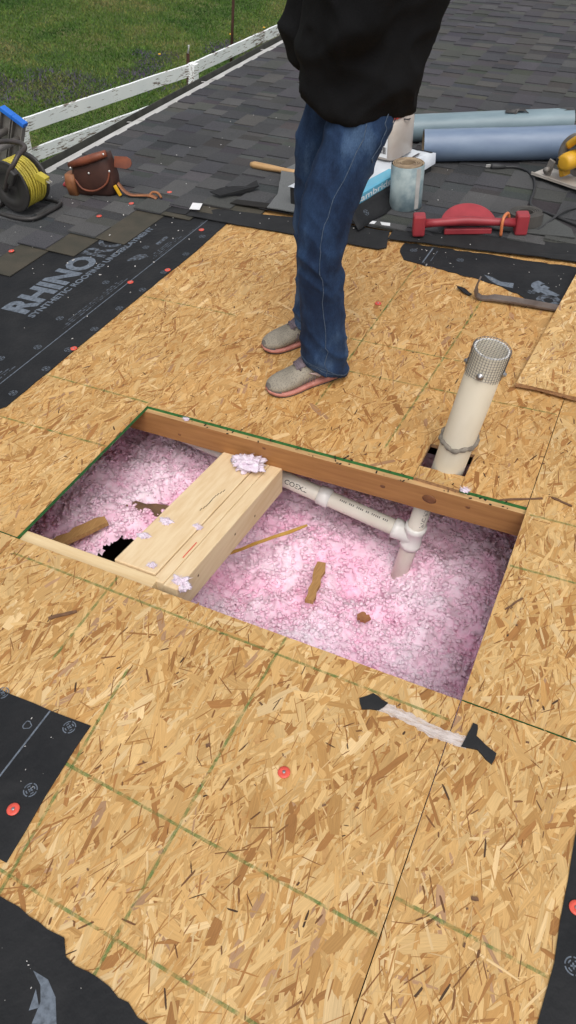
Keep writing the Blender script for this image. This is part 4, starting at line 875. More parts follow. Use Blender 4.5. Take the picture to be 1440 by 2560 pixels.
m = MB(); hp = smoothpath([(0.0, -0.030, CZ), (0.035, -0.045, CZ + 0.03), (0.075, -0.045, CZ + 0.085), (0.112, -0.035, CZ + 0.125), (0.120, 0.00, CZ + 0.155), (0.105, 0.06, CZ + 0.165), (0.04, 0.09, CZ + 0.17), (-0.06, 0.085, CZ + 0.165), (-0.13, 0.07, CZ + 0.14), (-0.15, 0.06, CZ + 0.07), (-0.14, 0.05, 0.02)], 5)
m.tube(hp, 0.011, 10); m.build('handle', M_BPLASTW, reel, True)
m = MB(); m.box((0.098, -0.05, CZ + 0.070), (0.030, 0.030, 0.075), Matrix.Rotation(R(38), 3, 'Y')); m.build('grip', M_BPLAST, reel, bevel=0.006)
m = MB(); m.tube(smoothpath([(-0.14, -0.03, 0.012), (0.0, -0.05, 0.012), (0.12, -0.03, 0.012), (0.135, 0.07, 0.012), (0.12, 0.17, 0.012), (0, 0.18, 0.012), (-0.14, 0.17, 0.012), (-0.15, 0.06, 0.012), (-0.14, -0.03, 0.012)], 4), 0.010, 8); m.build('stand', M_BPLAST, reel, True)
m = MB(); m.tube([(0.0, 0.004, CZ), (0.0, -0.034, CZ)], 0.016, 12); m.build('axle', M_BPLAST, reel, True)
pl = MB(); pl.tube(smoothpath([(0.105, 0.075, CZ + 0.02), (0.13, 0.08, CZ + 0.05), (0.155, 0.06, CZ + 0.055)], 4), 0.0065, 8); pl.box((0.178, 0.050, CZ + 0.046), (0.05, 0.030, 0.030), Matrix.Rotation(R(20), 3, 'Y')); pl.build('plug', M_YCORD, reel)
pr = MB(); pr.box((0.212, 0.044, CZ + 0.034), (0.020, 0.003, 0.007), Matrix.Rotation(R(20), 3, 'Y')); pr.build('prong', M_RIVET, reel); pr = MB(); pr.box((0.212, 0.058, CZ + 0.034), (0.020, 0.003, 0.007), Matrix.Rotation(R(20), 3, 'Y')); pr.build('prong', M_RIVET, reel)

# tool bag
bag = thing('tool_bag', on_roof(-2.505, 2.930, ZS - 0.004, R(12)) @ Matrix.Scale(0.98, 4), 'dark brown leather tool pouch with red brown flap on the shingles', 'tool bag')
def rrect(cx_, cy_, z, hx, hy, n=24, e=4.0, dz=0.0):
    out = []
    for i in range(n):
        a = 2 * math.pi * i / n; c, s = math.cos(a), math.sin(a)
        x = hx * math.copysign(abs(c) ** (2 / e), c); y = hy * math.copysign(abs(s) ** (2 / e), s)
        out.append((cx_ + x, cy_ + y, z + dz * x))
    return out
m = MB(); m.rings([rrect(0.0, 0, 0.0, 0.095, 0.045), rrect(0.0, 0, 0.02, 0.112, 0.055), rrect(0.0, 0, 0.09, 0.116, 0.060), rrect(0.0, -0.003, 0.15, 0.105, 0.055, dz=0.22), rrect(0.004, -0.004, 0.175, 0.098, 0.045, dz=0.28)]); m.build('pouch', M_LEATHER, bag, True)
m = MB(); m.tube([(-0.102, -0.050, 0.150), (-0.03, -0.062, 0.172), (0.05, -0.060, 0.196), (0.108, -0.048, 0.212)], [0.014, 0.019, 0.019, 0.015], 12); m.build('rolled_rim', M_LEATHERR, bag, True)
m = MB(); m.tube(smoothpath([(-0.090, -0.050, 0.085), (-0.05, -0.070, 0.045), (0.02, -0.072, 0.040), (0.085, -0.062, 0.075), (0.108, -0.050, 0.130)], 4), 0.005, 6); m.build('pocket_seam', M_LEATHERR, bag, True)
m = MB(); P = [(-0.02, -0.026), (0.045, -0.028), (0.066, -0.016), (0.072, 0.0), (0.066, 0.018), (0.045, 0.028), (-0.02, 0.024)]; m.prism(P, 0, 0.006); o = m.build('flap', M_LEATHERR, bag); o.matrix_local = Matrix.Translation((0.130, 0.02, 0.150)) @ Matrix.Rotation(R(70), 4, 'X') @ Matrix.Rotation(R(-4), 4, 'Z')
m = MB(); m.rings([rrect(-0.115, -0.03, 0.004, 0.026, 0.034), rrect(-0.122, -0.03, 0.06, 0.030, 0.036), rrect(-0.115, -0.028, 0.105, 0.028, 0.034)]); m.build('side_pocket', M_LEATHERT, bag, True)
for x, y, z in ((0.100, -0.062, 0.212), (-0.092, -0.064, 0.142), (0.0, -0.0625, 0.120), (0.108, -0.052, 0.13)):
    m = MB(); m.lathe([(0.0058, 0), (0.0054, 0.003), (0.002, 0.005)], 10, Matrix.Translation((x, y, z)) @ RX); m.build('rivet', M_RIVET, bag, True)
m = MB(); m.box((0.128, -0.045, 0.035), (0.016, 0.012, 0.055), Matrix.Rotation(R(-24), 3, 'Y')); m.build('yellow_clip', M_YTAPE, bag, bevel=0.003)
m = MB(); rr = []
for p in smoothpath([(0.125, -0.02, 0.06), (0.155, -0.03, 0.028), (0.19, -0.035, 0.012), (0.25, -0.03, 0.010), (0.30, -0.045, 0.016), (0.335, -0.05, 0.006)], 5): rr.append([p + Vector((0, -0.014, 0)), p + Vector((0, 0.014, 0)), p + Vector((0, 0.014, 0.004)), p + Vector((0, -0.014, 0.004))])
m.rings(rr); m.build('strap', M_LEATHERT, bag, True)
m = MB(); m.tube(smoothpath([(0.29, -0.05, 0.01), (0.30, -0.02, 0.024), (0.335, -0.03, 0.026), (0.36, -0.05, 0.012)], 5), 0.006, 6); m.build('strap_loop', M_LEATHERT, bag, True)
rt = MB(); rt.rings([rrect(0, 0, 0.0, 0.028, 0.016), rrect(0, 0, 0.010, 0.034, 0.020), rrect(0, 0, 0.020, 0.026, 0.014)])
tag(rt.build('marker_block', M_RED, smooth=True, M=on_roof(-2.70, 2.945, ZS, R(8))), 'small red plastic block left of the leather pouch', 'block')

# hammer
hm = thing('hammer', on_roof(-1.925, 3.470, ZS, R(-5)), 'wooden hammer handle sticking out from behind the blue jeans', 'hammer')
m = MB(); m.tube([(0, 0, 0.018), (0.02, 0, 0.018), (0.10, 0, 0.017), (0.2, 0, 0.016), (0.30, 0, 0.016)], [0.012, 0.0175, 0.0165, 0.0125, 0.012], 14); m.build('handle', M_HANDLE, hm, True)
m = MB(); m.tube([(0.31, -0.06, 0.018), (0.31, -0.03, 0.018), (0.31, 0.03, 0.018), (0.31, 0.09, 0.012)], [0.014, 0.014, 0.012, 0.004], 12); m.build('head', M_STEEL, hm, True)

# loose shingle pieces at the torn joint
scrap('loose_shingle', [(-1.600, 3.006), (-1.44, 2.998), (-1.45, 3.22), (-1.53, 3.42), (-1.70, 3.60), (-1.735, 3.44), (-1.62, 3.16)], 'light grey loose shingle piece left of the standing person', 'shingle', pm('pale_granules', (0.15, 0.155, 0.155), (0.085, 0.09, 0.09), 260, 0.95, 0.5), z=ZS + 0.010, t=0.005, lift=0.006, step=0.05)
scrap('dark_gap_sheet', [(-1.80, 3.012), (-1.60, 3.018), (-1.61, 3.070), (-1.79, 3.060)], 'dark sheet standing in for shade in the open flashing beside the loose shingle', 'recess', M_DARK, z=ZS + 0.004, t=0.004)  # dark sheet laid in to paint the shade of an open gap
scrap('curled_shingle', [(-1.93, 3.05), (-1.87, 3.04), (-1.74, 3.20), (-1.77, 3.235)], 'narrow curled shingle strip near the membrane strip', 'shingle', M_STRIP, z=ZS + 0.006, t=0.005, lift=0.03, step=0.05)
scrap('flat_shingle', [(-0.64, 3.135), (-0.60, 3.24), (-0.52, 3.40), (-0.40, 3.36), (-0.27, 3.25), (-0.24, 3.165), (-0.45, 3.145)], 'grey loose shingle under the coiled strap', 'shingle', pm('grey_granules', (0.075, 0.078, 0.075), (0.05, 0.052, 0.05), 200, 0.95, 0.5), z=ZS + 0.003, t=0.004, lift=0.004, step=0.05)

# wrapped shingle bundle (long axis local +Y, right side local +X)
bun = thing('shingle_bundle', on_roof(-1.194, 3.004, ZS, R(-12.7)), 'white wrapped shingle bundle with blue printed band', 'bundle')
m = MB(); m.box((-0.165, 0.37, 0.045), (0.326, 0.735, 0.09)); m.build('stack', M_STRIP, bun, bevel=0.004)
m = MB(); n = 22; Vv = []; Ff = []
for j in range(n + 1):
    for i in range(n + 1):
        x, y = -0.335 + 0.335 * i / n, -0.004 + 0.76 * j / n; p = Vector((x * 9, y * 9, 2)); e = 0.004 * noise.noise(p) + 0.003 * abs(noise.noise(p * 3))
        z = 0.0945 + e
        if j > n - 3: z -= 0.008 * (j - n + 2); 
        Vv.append((x + (0.004 if i == n else 0), y, z))
for j in range(n):
    for i in range(n): a = j * (n + 1) + i; Ff.append((a, a + 1, a + n + 2, a + n + 1))
k0 = len(Vv)
for j in range(n + 1): Vv.append((0.006 + 0.003 * noise.noise(Vector((j, 1, 1))), -0.004 + 0.76 * j / n, 0.060 if j < 14 else 0.03))
for j in range(n): a = j * (n + 1) + n; Ff.append((a, k0 + j, k0 + j + 1, a + n + 1))
for i in range(n): Ff.append((n * (n + 1) + i, n * (n + 1) + i + 1, k0 + n + 1 + i + 1, k0 + n + 1 + i)) if False else None
m.add(Vv, [f for f in Ff if f]); m.build('wrapper', M_WRAP, bun, True, fixn=False)
m = MB(); m.add([(-0.060, 0.0, 0.104), (0.001, 0.0, 0.1035), (0.001, 0.40, 0.1035), (-0.045, 0.40, 0.104)], [(0, 1, 2, 3)]); m.add([(0.0105, -0.002, 0.099), (0.0115, -0.002, 0.062), (0.0115, 0.38, 0.062), (0.0105, 0.38, 0.099)], [(0, 1, 2, 3)]); m.add([(0.001, 0.0, 0.1035), (0.0105, 0.0, 0.099), (0.0105, 0.39, 0.099), (0.001, 0.40, 0.1035)], [(0, 1, 2, 3)]); m.build('blue_band', M_BLUEPR, bun, fixn=False)
t = text_mb('Cambridge', 0.03, 0.0, 0.34, 0.036, 0, bold=0.015); t.v = [(0.0125, x, 0.060 + y) for x, y, z in t.v]; t.build('lettering', M_WHITEPR, bun, fixn=False)
t = text_mb('Natural Grey', 0, 0, 0.12, 0.018, 0, bold=0.004); t.v = [(-0.05 - y * 0 + y * -1.0, 0.47 + x, 0.1042) for x, y, z in t.v]; t.build('lettering', M_BLACKINK, bun, fixn=False)
m = MB(); m.box((-0.03, 0.62, 0.1025), (0.012, 0.06, 0.001)); m.build('label_mark', M_BLACKINK, bun)
# black underlayment hanging down the side of the bundle
dr = MB(); Vv = []; n = 10
for j in range(n + 1):
    for i in range(5):
        y = 0.0 + 0.36 * j / n; k_ = i / 4; Vv.append((0.016 + 0.075 * k_ ** 1.6 + 0.008 * noise.noise(Vector((y * 12, k_ * 2, 5))), y - 0.05 * k_, 0.060 * (1 - k_) + 0.006))
dr.add(Vv, [(j * 5 + i, j * 5 + i + 1, j * 5 + i + 6, j * 5 + i + 5) for j in range(n) for i in range(4)])
drape = thing('underlayment_offcut', on_roof(-1.194, 3.004, ZS, R(-12.7)), 'crumpled black underlayment offcut beside the wrapped bundle', 'underlayment')
o = dr.build('membrane', M_UL, drape, True, fixn=False); sm = o.modifiers.new('thickness', 'SOLIDIFY'); sm.thickness = 0.0012
rg = share(ring0, drape); rg.matrix_local = Matrix.Translation((0.050, 0.07, 0.0335)) @ Matrix.Rotation(R(42), 4, 'Y')
m = MB()
for i in range(3):
    for j in range(3): m.add([(0.012 * i, 0.012 * j, 0), (0.012 * i + 0.009, 0.012 * j, 0), (0.012 * i + 0.009, 0.012 * j + 0.009, 0), (0.012 * i, 0.012 * j + 0.009, 0)], [(0, 1, 2, 3)])
o = m.build('badge', M_PRINT, drape, fixn=False, kind='stuff'); o.matrix_local = Matrix.Translation((0.048, 0.27, 0.037)) @ Matrix.Rotation(R(38), 4, 'Y') @ Matrix.Rotation(R(20), 4, 'Z')

# plastic jar standing on the bundle
jar = thing('plastic_jar', on_roof(-1.205, 3.60, ZS + 0.104, R(-14)), 'cloudy plastic nail jar with red lid on the white bundle', 'jar')
m = MB(); m.rings([rrect(0, 0, 0.0, 0.064, 0.094, 32, 5), rrect(0, 0, 0.006, 0.069, 0.099, 32, 5), rrect(0, 0, 0.16, 0.070, 0.100, 32, 5), rrect(0, 0, 0.178, 0.062, 0.092, 32, 5), rrect(0, 0, 0.186, 0.055, 0.085, 32, 5)]); m.build('body', M_JAR, jar, True)
m = MB(); m.rings([rrect(0, 0, 0.180, 0.066, 0.096, 32, 5), rrect(0, 0, 0.182, 0.070, 0.100, 32, 5), rrect(0, 0, 0.214, 0.070, 0.100, 32, 5), rrect(0, 0, 0.220, 0.062, 0.092, 32, 5)]); m.build('lid', M_REDLID, jar, True)
m = MB(); m.box((-0.005, -0.1012, 0.055), (0.085, 0.002, 0.085)); o = m.build('paper_label', M_WPAPER, jar)
for q in range(9): MB().box((0.030 - 0.0062 * q, -0.1028, 0.045), (0.002 + 0.0016 * (q % 3), 0.001, 0.03)).build('label_bar', M_BLACKINK, o)
m = MB(); m.tube(smoothpath([(0.070, -0.02, 0.17), (0.082, 0.0, 0.165), (0.072, 0.03, 0.16)], 3), 0.003, 6); m.build('lid_catch', M_BLACKINK, jar)

# upright roll of membrane
ur = thing('upright_membrane_roll', on_roof(-1.015, 3.265, ZS, 0), 'short upright roll of membrane with patchy grey blue film and tan end', 'membrane roll')
m = MB(); m.lathe([(0.070, 0.0), (0.0745, 0.004), (0.0735, 0.09), (0.0745, 0.186), (0.072, 0.190)], 40, cap=False); m.build('outer_film', M_ROLLSIDE, ur, True)
m = MB(); rr = []
sp = [(0.072 - 0.040 * q / 160, 2 * math.pi * q / 32) for q in range(161)]
for r_, a in sp: rr.append([(r_ * math.cos(a), r_ * math.sin(a), 0.165), (r_ * math.cos(a), r_ * math.sin(a), 0.1915 + 0.003 * noise.noise(Vector((a * 0.4, 0, 1)))), ((r_ - 0.005) * math.cos(a), (r_ - 0.005) * math.sin(a), 0.1915), ((r_ - 0.005) * math.cos(a), (r_ - 0.005) * math.sin(a), 0.165)])
m.rings(rr); m.lathe([(0.072, 0.14), (0.072, 0.166), (0.034, 0.166), (0.034, 0.06)], 36, cap=False); m.build('coiled_layers', M_CARD, ur)
m = MB(); m.rings([[(0.0752 * math.cos(a), 0.0752 * math.sin(a), z) for a in (R(-40 + 6 * i) for i in range(4))] for z in (0.01, 0.185)], False, close=False); m.build('film_edge', M_WHITEMETAL, ur)

# two long rolls lying on the roof
def longroll(name, a, b, r, mat, label, seed):
    a, b = Vector(a), Vector(b); d = b - a; ang = math.atan2(d.y, d.x); L = d.length; t = thing(name, on_roof(a.x, a.y, ZS, ang), label, 'membrane roll', 'long blue rolls on the far roof')
    m = MB(); rr = []; n = 36; K = 40
    for k in range(K + 1):
        x = L * k / K; rr.append([(x, (r + 0.0025 * noise.noise(Vector((x * 3, math.cos(q) * 1.2, math.sin(q) * 1.2 + seed)))) * math.cos(q), r + (r + 0.0025 * noise.noise(Vector((x * 3, math.cos(q) * 1.2, math.sin(q) * 1.2 + seed)))) * math.sin(q)) for q in (2 * math.pi * i / n for i in range(n))])
    m.rings(rr, False); m.build('film', mat, t, True)
    for xe in (0.0, L):
        s_ = 1 if xe else -1; m = MB(); m.lathe([(r * 0.995, 0.0), (r * 0.99, -0.004), (r * 0.42, -0.004), (r * 0.40, -0.08)], 32, Matrix.Translation((xe, 0, r)) @ Matrix.Rotation(R(90 * s_), 4, 'Y'), cap=False); m.build('roll_end', M_CARD, t, True)
    return t
tU = longroll('membrane_roll', (-1.46, 4.02), (-0.498, 4.455), 0.066, M_TEALROLL, 'rear grey teal roll lying across the shingles', 1)
tL = longroll('membrane_roll', (-1.12, 3.835), (0.15, 4.33), 0.076, M_BLUEROLL, 'front pale blue roll lying behind the circular saw', 5)
m = MB(); m.rings([[(1.055, 0.0665 * math.cos(a) * 1.01, 0.066 + 0.0665 * math.sin(a) * 1.01), (1.02 - 0.02 * (i % 3), 0.0665 * math.cos(a) * 1.02, 0.066 + 0.0665 * math.sin(a) * 1.02)] for i, a in enumerate(R(-80 + 10 * i) for i in range(20))], False, close=False); m.build('torn_end_wrap', M_BPLAST, tU)
m = MB(); Vv = []
for j in range(6):
    for i in range(6): Vv.append((0.70 + 0.02 * i + 0.012 * random.uniform(-1, 1), -0.045 + 0.014 * j, 0.122 + 0.018 * random.random() + 0.01 * math.sin(j)))
m.add(Vv, [(j * 6 + i, j * 6 + i + 1, j * 6 + i + 7, j * 6 + i + 6) for j in range(5) for i in range(5)])
sc = m.build('crumpled_film', M_BPLAST, M=on_roof(-1.46, 4.03, ZS, math.atan2(0.44, 0.962)), smooth=False, fixn=False); tag(sc, 'crumpled black film scrap on top of the rear teal roll', 'scrap'); q = sc.modifiers.new('thickness', 'SOLIDIFY'); q.thickness = 0.002

# circular saw
saw = thing('circular_saw', on_roof(-0.445, 3.80, ZS, R(-28)), 'yellow circular saw with grey guard at the right edge', 'saw')
m = MB(); m.prism([(-0.085, -0.075), (0.22, -0.075), (0.22, 0.055), (-0.085, 0.055)], 0.018, 0.024); m.prism([(-0.085, -0.075), (0.22, -0.075), (0.22, -0.071), (-0.085, -0.071)], 0.024, 0.033); m.build('shoe', M_SAWP, saw, bevel=0.002)
m = MB(); RXs = Matrix.Translation((0.085, 0.045, 0.115)) @ RX; rr = []
for i in range(22):
    a = R(-8 + 9.6 * i); c, s_ = math.cos(a), math.sin(a)
    rr.append([(0.085 + r_ * c, y_, 0.115 + r_ * s_) for r_, y_ in ((0.104, 0.015), (0.106, 0.022), (0.106, 0.058), (0.104, 0.065), (0.082, 0.065), (0.074, 0.058), (0.074, 0.022), (0.082, 0.015))])
m.rings(rr); m.build('blade_guard', M_SAWG, saw, True)
m = MB(); m.lathe([(0.09, 0.0), (0.09, 0.002)], 40, Matrix.Translation((0.085, 0.041, 0.115)) @ RX); m.build('blade', M_STEEL, saw)
m = MB(); m.lathe([(0.030, 0.0), (0.040, 0.012), (0.040, 0.075), (0.036, 0.078), (0.036, 0.095), (0.022, 0.098)], 24, Matrix.Translation((0.085, 0.015, 0.115)) @ RX); m.build('motor', M_SAWY, saw, True)
m = MB(); m.box((0.045, -0.012, 0.075), (0.030, 0.05, 0.085), Matrix.Rotation(R(-24), 3, 'Y')); m.build('gear_housing', M_SAWY, saw, bevel=0.006)
m = MB(); m.tube(smoothpath([(0.05, -0.02, 0.17), (0.11, -0.02, 0.215), (0.19, -0.02, 0.20), (0.23, -0.02, 0.14), (0.17, -0.02, 0.10)], 5), 0.017, 12); m.build('handle', M_SAWY, saw, True)
m = MB(); m.tube([(-0.012, -0.045, 0.055), (-0.012, -0.070, 0.055)], 0.013, 12); m.build('bevel_knob', M_SAWG, saw, True)
m = MB(); m.box((-0.012, -0.038, 0.060), (0.036, 0.010, 0.075), Matrix.Rotation(R(15), 3, 'Y')); m.build('bevel_bracket', M_SAWG, saw, bevel=0.003)
m = MB(); m.box((0.07, -0.072, 0.115), (0.055, 0.02, 0.03)); m.build('brush_cap', M_BPLAST, saw, bevel=0.004)
# its black power cord, plug end lying on the shingles
pc = thing('power_cord', on_roof(-0.756, 3.85, ZS), 'black power cord with three pin plug curling across the shingles', 'cord')
pts = [(-0.745, 3.845), (-0.70, 3.870), (-0.647, 3.885), (-0.585, 3.850), (-0.535, 3.760), (-0.505, 3.635), (-0.488, 3.467), (-0.455, 3.415), (-0.40, 3.385), (-0.30, 3.325), (-0.15, 3.25), (0.1, 3.20)]
m = MB(); m.tube(smoothpath([(x + 0.756, y - 3.85, 0.006) for x, y in pts], 6), 0.0062, 8); m.build('cable', M_CABLE, pc, True)
m = MB(); m.tube([(-0.008, -0.010, 0.012), (0.0, -0.008, 0.012), (0.03, 0.004, 0.011), (0.06, 0.018, 0.008)], [0.012, 0.0155, 0.013, 0.007], 10); m.build('plug', M_CABLE, pc, True)
for dy in (-0.006, 0.006): MB().box((-0.020, -0.013 + dy, 0.013), (0.022, 0.003, 0.006), Matrix.Rotation(R(22), 3, 'Z')).build('prong', M_RIVET, pc)
MB().tube([(-0.010, -0.012, 0.019), (-0.030, -0.020, 0.019)], 0.0025, 6).build('ground_pin', M_RIVET, pc)
pts2 = [(-0.40, 3.19), (-0.385, 3.225), (-0.375, 3.275), (-0.335, 3.37), (-0.285, 3.49), (-0.20, 3.60), (0.0, 3.75)]
m = MB(); m.tube(smoothpath([(x + 0.385, y - 3.225, 0.006 + (0.016 if 3.3 < y < 3.4 else 0)) for x, y in pts2], 6), 0.0058, 8)
tag(m.build('air_hose', M_CABLE, smooth=True, M=on_roof(-0.385, 3.225, ZS)), 'second black cord crossing over near the coiled strap', 'cord')

# red tool: bar with a block at each end and a half disc behind
rt = thing('red_tool', on_roof(-0.862, 2.985, ZS + 0.002, math.atan2(0.155, 0.397)), 'faded red plastic tool with end blocks and half disc', 'tool')
m = MB(); m.box((0.0, 0, 0.046), (0.052, 0.055, 0.088)); m.build('end_block', M_RED, rt, bevel=0.008)
m = MB(); m.box((0.428, 0, 0.046), (0.052, 0.055, 0.088)); m.build('end_block', M_RED, rt, bevel=0.008)
m = MB(); m.tube([(0.02, 0, 0.050), (0.07, 0, 0.052), (0.2, 0, 0.060), (0.33, 0, 0.052), (0.41, 0, 0.048)], [0.019, 0.016, 0.018, 0.016, 0.019], 12); m.build('bar', M_RED, rt, True)
m = MB(); P = [(0.21 + 0.118 * math.cos(a), 0.01 + 0.118 * math.sin(a)) for a in (math.pi * i / 24 for i in range(25))]
m.prism(P, 0.0, 0.018); o = m.build('half_disc', M_RED, rt, bevel=0.005); o.matrix_local = Matrix.Translation((0, 0.01, 0.022)) @ Matrix.Rotation(R(22), 4, 'X')
m = MB(); m.box((0.21, 0.008, 0.012), (0.20, 0.020, 0.024)); m.build('foot', M_RED, rt, bevel=0.004)
m = MB(); m.tube(smoothpath([(0.345, -0.026, 0.004), (0.343, -0.026, 0.06), (0.352, -0.010, 0.082), (0.370, 0.018, 0.080), (0.380, 0.028, 0.05)], 5), 0.0065, 8)
tag(m.build('orange_loop', M_ORANGE, smooth=True, M=on_roof(-0.862, 2.985, ZS + 0.002, math.atan2(0.155, 0.397))), 'orange rubber loop hooked over the red tool bar', 'loop')
coil = thing('coiled_strap', on_roof(-0.468, 3.245, ZS + 0.0105), 'coiled dark rubber strap behind the red tool', 'strap')
m = MB(); rr = []
for q in range(5 * 28 + 1):
    a = 2 * math.pi * q / 28; r_ = 0.028 + 0.040 * q / 140; sx = 1.0 if r_ > 0.05 else 0.55 + 0.45 * (r_ - 0.028) / 0.022
    rr.append([((r_ + d_) * math.cos(a), (r_ + d_) * math.sin(a) * sx, z) for d_, z in ((0, 0.0), (0.0068, 0.0), (0.0068, 0.046 + 0.003 * math.sin(a + q * 0.02)), (0, 0.046 + 0.003 * math.sin(a + q * 0.02)))])
m.rings(rr); m.build('strap', pm('dusty_rubber', (0.045, 0.042, 0.038), (0.075, 0.068, 0.06), 15, 0.8), coil)

# ladder leaning on the gutter
lad = thing('ladder', RW @ Matrix.Translation((-2.953, 2.975, 0.300)), 'aluminium extension ladder with blue rail ends at the left eave', 'ladder')
d = Vector((-0.137, 0, -0.244)).normalized(); pn = Vector((d.z, 0, -d.x)); pn = pn if pn.x < 0 else -pn      # depth axis, away from the roof
fr = Matrix((d, Vector((0, 1, 0)), pn)).transposed()
for sec, off in (('fly', 0.010), ('base', -0.062)):
    for yy in (0.0, -0.42):
        c = d * 1.15 + pn * (-off - 0.004) + Vector((0, yy, 0)); m = MB()
        m.box(c, (2.3, 0.004, 0.062), fr); m.box(c + fr @ Vector((0, 0.012 if yy < 0 else -0.012, 0.029)), (2.3, 0.026, 0.004), fr); m.box(c + fr @ Vector((0, 0.012 if yy < 0 else -0.012, -0.029)), (2.3, 0.026, 0.004), fr)
        m.build('rail', M_ALU, lad)
        m = MB(); m.box(d * -0.006 + pn * (-off - 0.004) + Vector((0, yy - (0.010 if yy == 0 else -0.010), 0)), (0.022, 0.036, 0.072), fr); m.build('rail_end', M_BLUETAPE, lad, bevel=0.003)
    for q in range(7):
        c = d * (0.10 + 0.305 * q) + pn * (-off - 0.004); m = MB(); m.tube([c + Vector((0, 0.0, 0)), c + Vector((0, -0.42, 0))], 0.017, 10); m.build('rung', M_ALU, lad, True)

# ---------------------------------------------------------------- the person (local +X is the facing direction, +Y the left side)
YAW = math.atan2(-0.78, -0.62)
MP = upright(-0.89, 1.976, 0.0, YAW)
per = thing('person', MP, 'person in black fleece, blue jeans and olive running shoes standing on the sheathing', 'person')
MPI = MP.inverted() @ RW
def ell(cx_, cy_, z, rx_, ry_, n=40, e=2.0, tilt=0.0):
    out = []
    for i in range(n):
        a = 2 * math.pi * i / n; c, s = math.cos(a), math.sin(a)
        x = rx_ * math.copysign(abs(c) ** (2 / e), c); y = ry_ * math.copysign(abs(s) ** (2 / e), s); out.append(Vector((cx_ + x, cy_ + y, z + tilt * x)))
    return out
def interp(keys, k=6):
    """smooth rows between key rows of numbers"""
    out = []
    for i in range(len(keys) - 1):
        a, b, c, d = keys[max(i - 1, 0)], keys[i], keys[i + 1], keys[min(i + 2, len(keys) - 1)]
        for q in range(k):
            t = q / k; out.append([0.5 * (2 * B + (C - A) * t + (2 * A - 5 * B + 4 * C - D) * t * t + (3 * B - A - 3 * C + D) * t ** 3) for A, B, C, D in zip(a, b, c, d)])
    out.append(list(keys[-1])); return out
def fuse(mb, name, mat, parent, voxel, fold, smooth_it=6):
    """voxel-fuse overlapping lofts into one surface, then push it in and out along its normals by fold(p)"""
    me = bpy.data.meshes.new('tmp'); me.from_pydata(mb.v, [], mb.f); bm = bmesh.new(); bm.from_mesh(me); bmesh.ops.recalc_face_normals(bm, faces=bm.faces); bm.to_mesh(me); bm.free()
    o = bpy.data.objects.new('tmp', me); COL.objects.link(o)
    r_ = o.modifiers.new('r', 'REMESH'); r_.mode = 'VOXEL'; r_.voxel_size = voxel
    s_ = o.modifiers.new('s', 'SMOOTH'); s_.factor = 0.5; s_.iterations = smooth_it
    bpy.context.view_layer.update(); out = bpy.data.meshes.new_from_object(o.evaluated_get(bpy.context.evaluated_depsgraph_get())); out.name = name
    bpy.data.objects.remove(o); bpy.data.meshes.remove(me)
    n = len(out.vertices); co = np.empty(n * 3); no = np.empty(n * 3); out.vertices.foreach_get('co', co); out.vertices.foreach_get('normal', no)
    co = co.reshape(-1, 3); no = no.reshape(-1, 3); dsp = np.array([fold(Vector(p)) for p in co]); co = co + no * dsp[:, None]
    out.vertices.foreach_set('co', co.ravel()); out.materials.clear(); out.materials.append(mat)
    out.polygons.foreach_set('use_smooth', [True] * len(out.polygons)); out.update()
    q = bpy.data.objects.new(name, out); COL.objects.link(q); q.parent = parent; return q
# jeans
zl, zr = 0.012, -0.014          # the roof falls away to the right foot
LL = interp([(0.040, 0.113, 0.044 + zl, 0.084, 0.076), (0.056, 0.113, 0.12 + zl, 0.083, 0.072), (0.080, 0.109, 0.27, 0.074, 0.066), (0.110, 0.102, 0.47, 0.071, 0.066), (0.098, 0.088, 0.60, 0.081, 0.074), (0.052, 0.082, 0.74, 0.088, 0.074), (0.006, 0.058, 0.88, 0.092, 0.066)])
RL = interp([(-0.040, -0.113, 0.044 + zr, 0.082, 0.072), (-0.028, -0.112, 0.12 + zr, 0.076, 0.067), (-0.010, -0.105, 0.27, 0.069, 0.064), (0.025, -0.100, 0.47, 0.069, 0.065), (0.032, -0.094, 0.60, 0.079, 0.072), (0.030, -0.082, 0.74, 0.088, 0.074), (0.0, -0.058, 0.88, 0.092, 0.066)])
m = MB()
hem = lambda k: ell(*k, tilt=0.46 * max(0.0, 1 - (k[2] - 0.03) / 0.18))
m.rings([hem(k) for k in LL]); m.rings([hem(k) for k in RL])
m.rings([ell(*k) for k in interp([(-0.02, 0, 0.79, 0.070, 0.110), (-0.008, 0, 0.85, 0.102, 0.124), (-0.005, 0, 0.93, 0.108, 0.122), (0.0, 0, 1.02, 0.10, 0.115)])])
def denim_fold(p):
    kz = 20 if p.z < 0.60 else 13; w = 0.35 + 1.0 * math.exp(-((p.z - 0.42) / 0.09) ** 2) + 0.9 * math.exp(-((p.z - 0.10) / 0.10) ** 2) + 0.9 * math.exp(-((p.z - 0.76) / 0.10) ** 2)
    a = noise.noise(Vector((p.x * 7, p.y * 7, p.z * kz + p.x * 9))); b = noise.noise(Vector((p.x * 5, p.y * 5, p.z * 5 + 4)))
    r2 = 1 - abs(noise.noise(Vector((p.x * 6 + 3, p.y * 6, p.z * kz * 0.8 - p.x * 14))))
    return w * (0.0042 * a + 0.0085 * (r2 ** 3 - 0.5) + 0.0012 * noise.noise(p * 45)) + 0.003 * b - 0.002
fuse(m, 'jeans', M_DENIM, per, 0.0060, denim_fold, 3)
jeans = per.children[-1]
dsp_ = lambda p: p
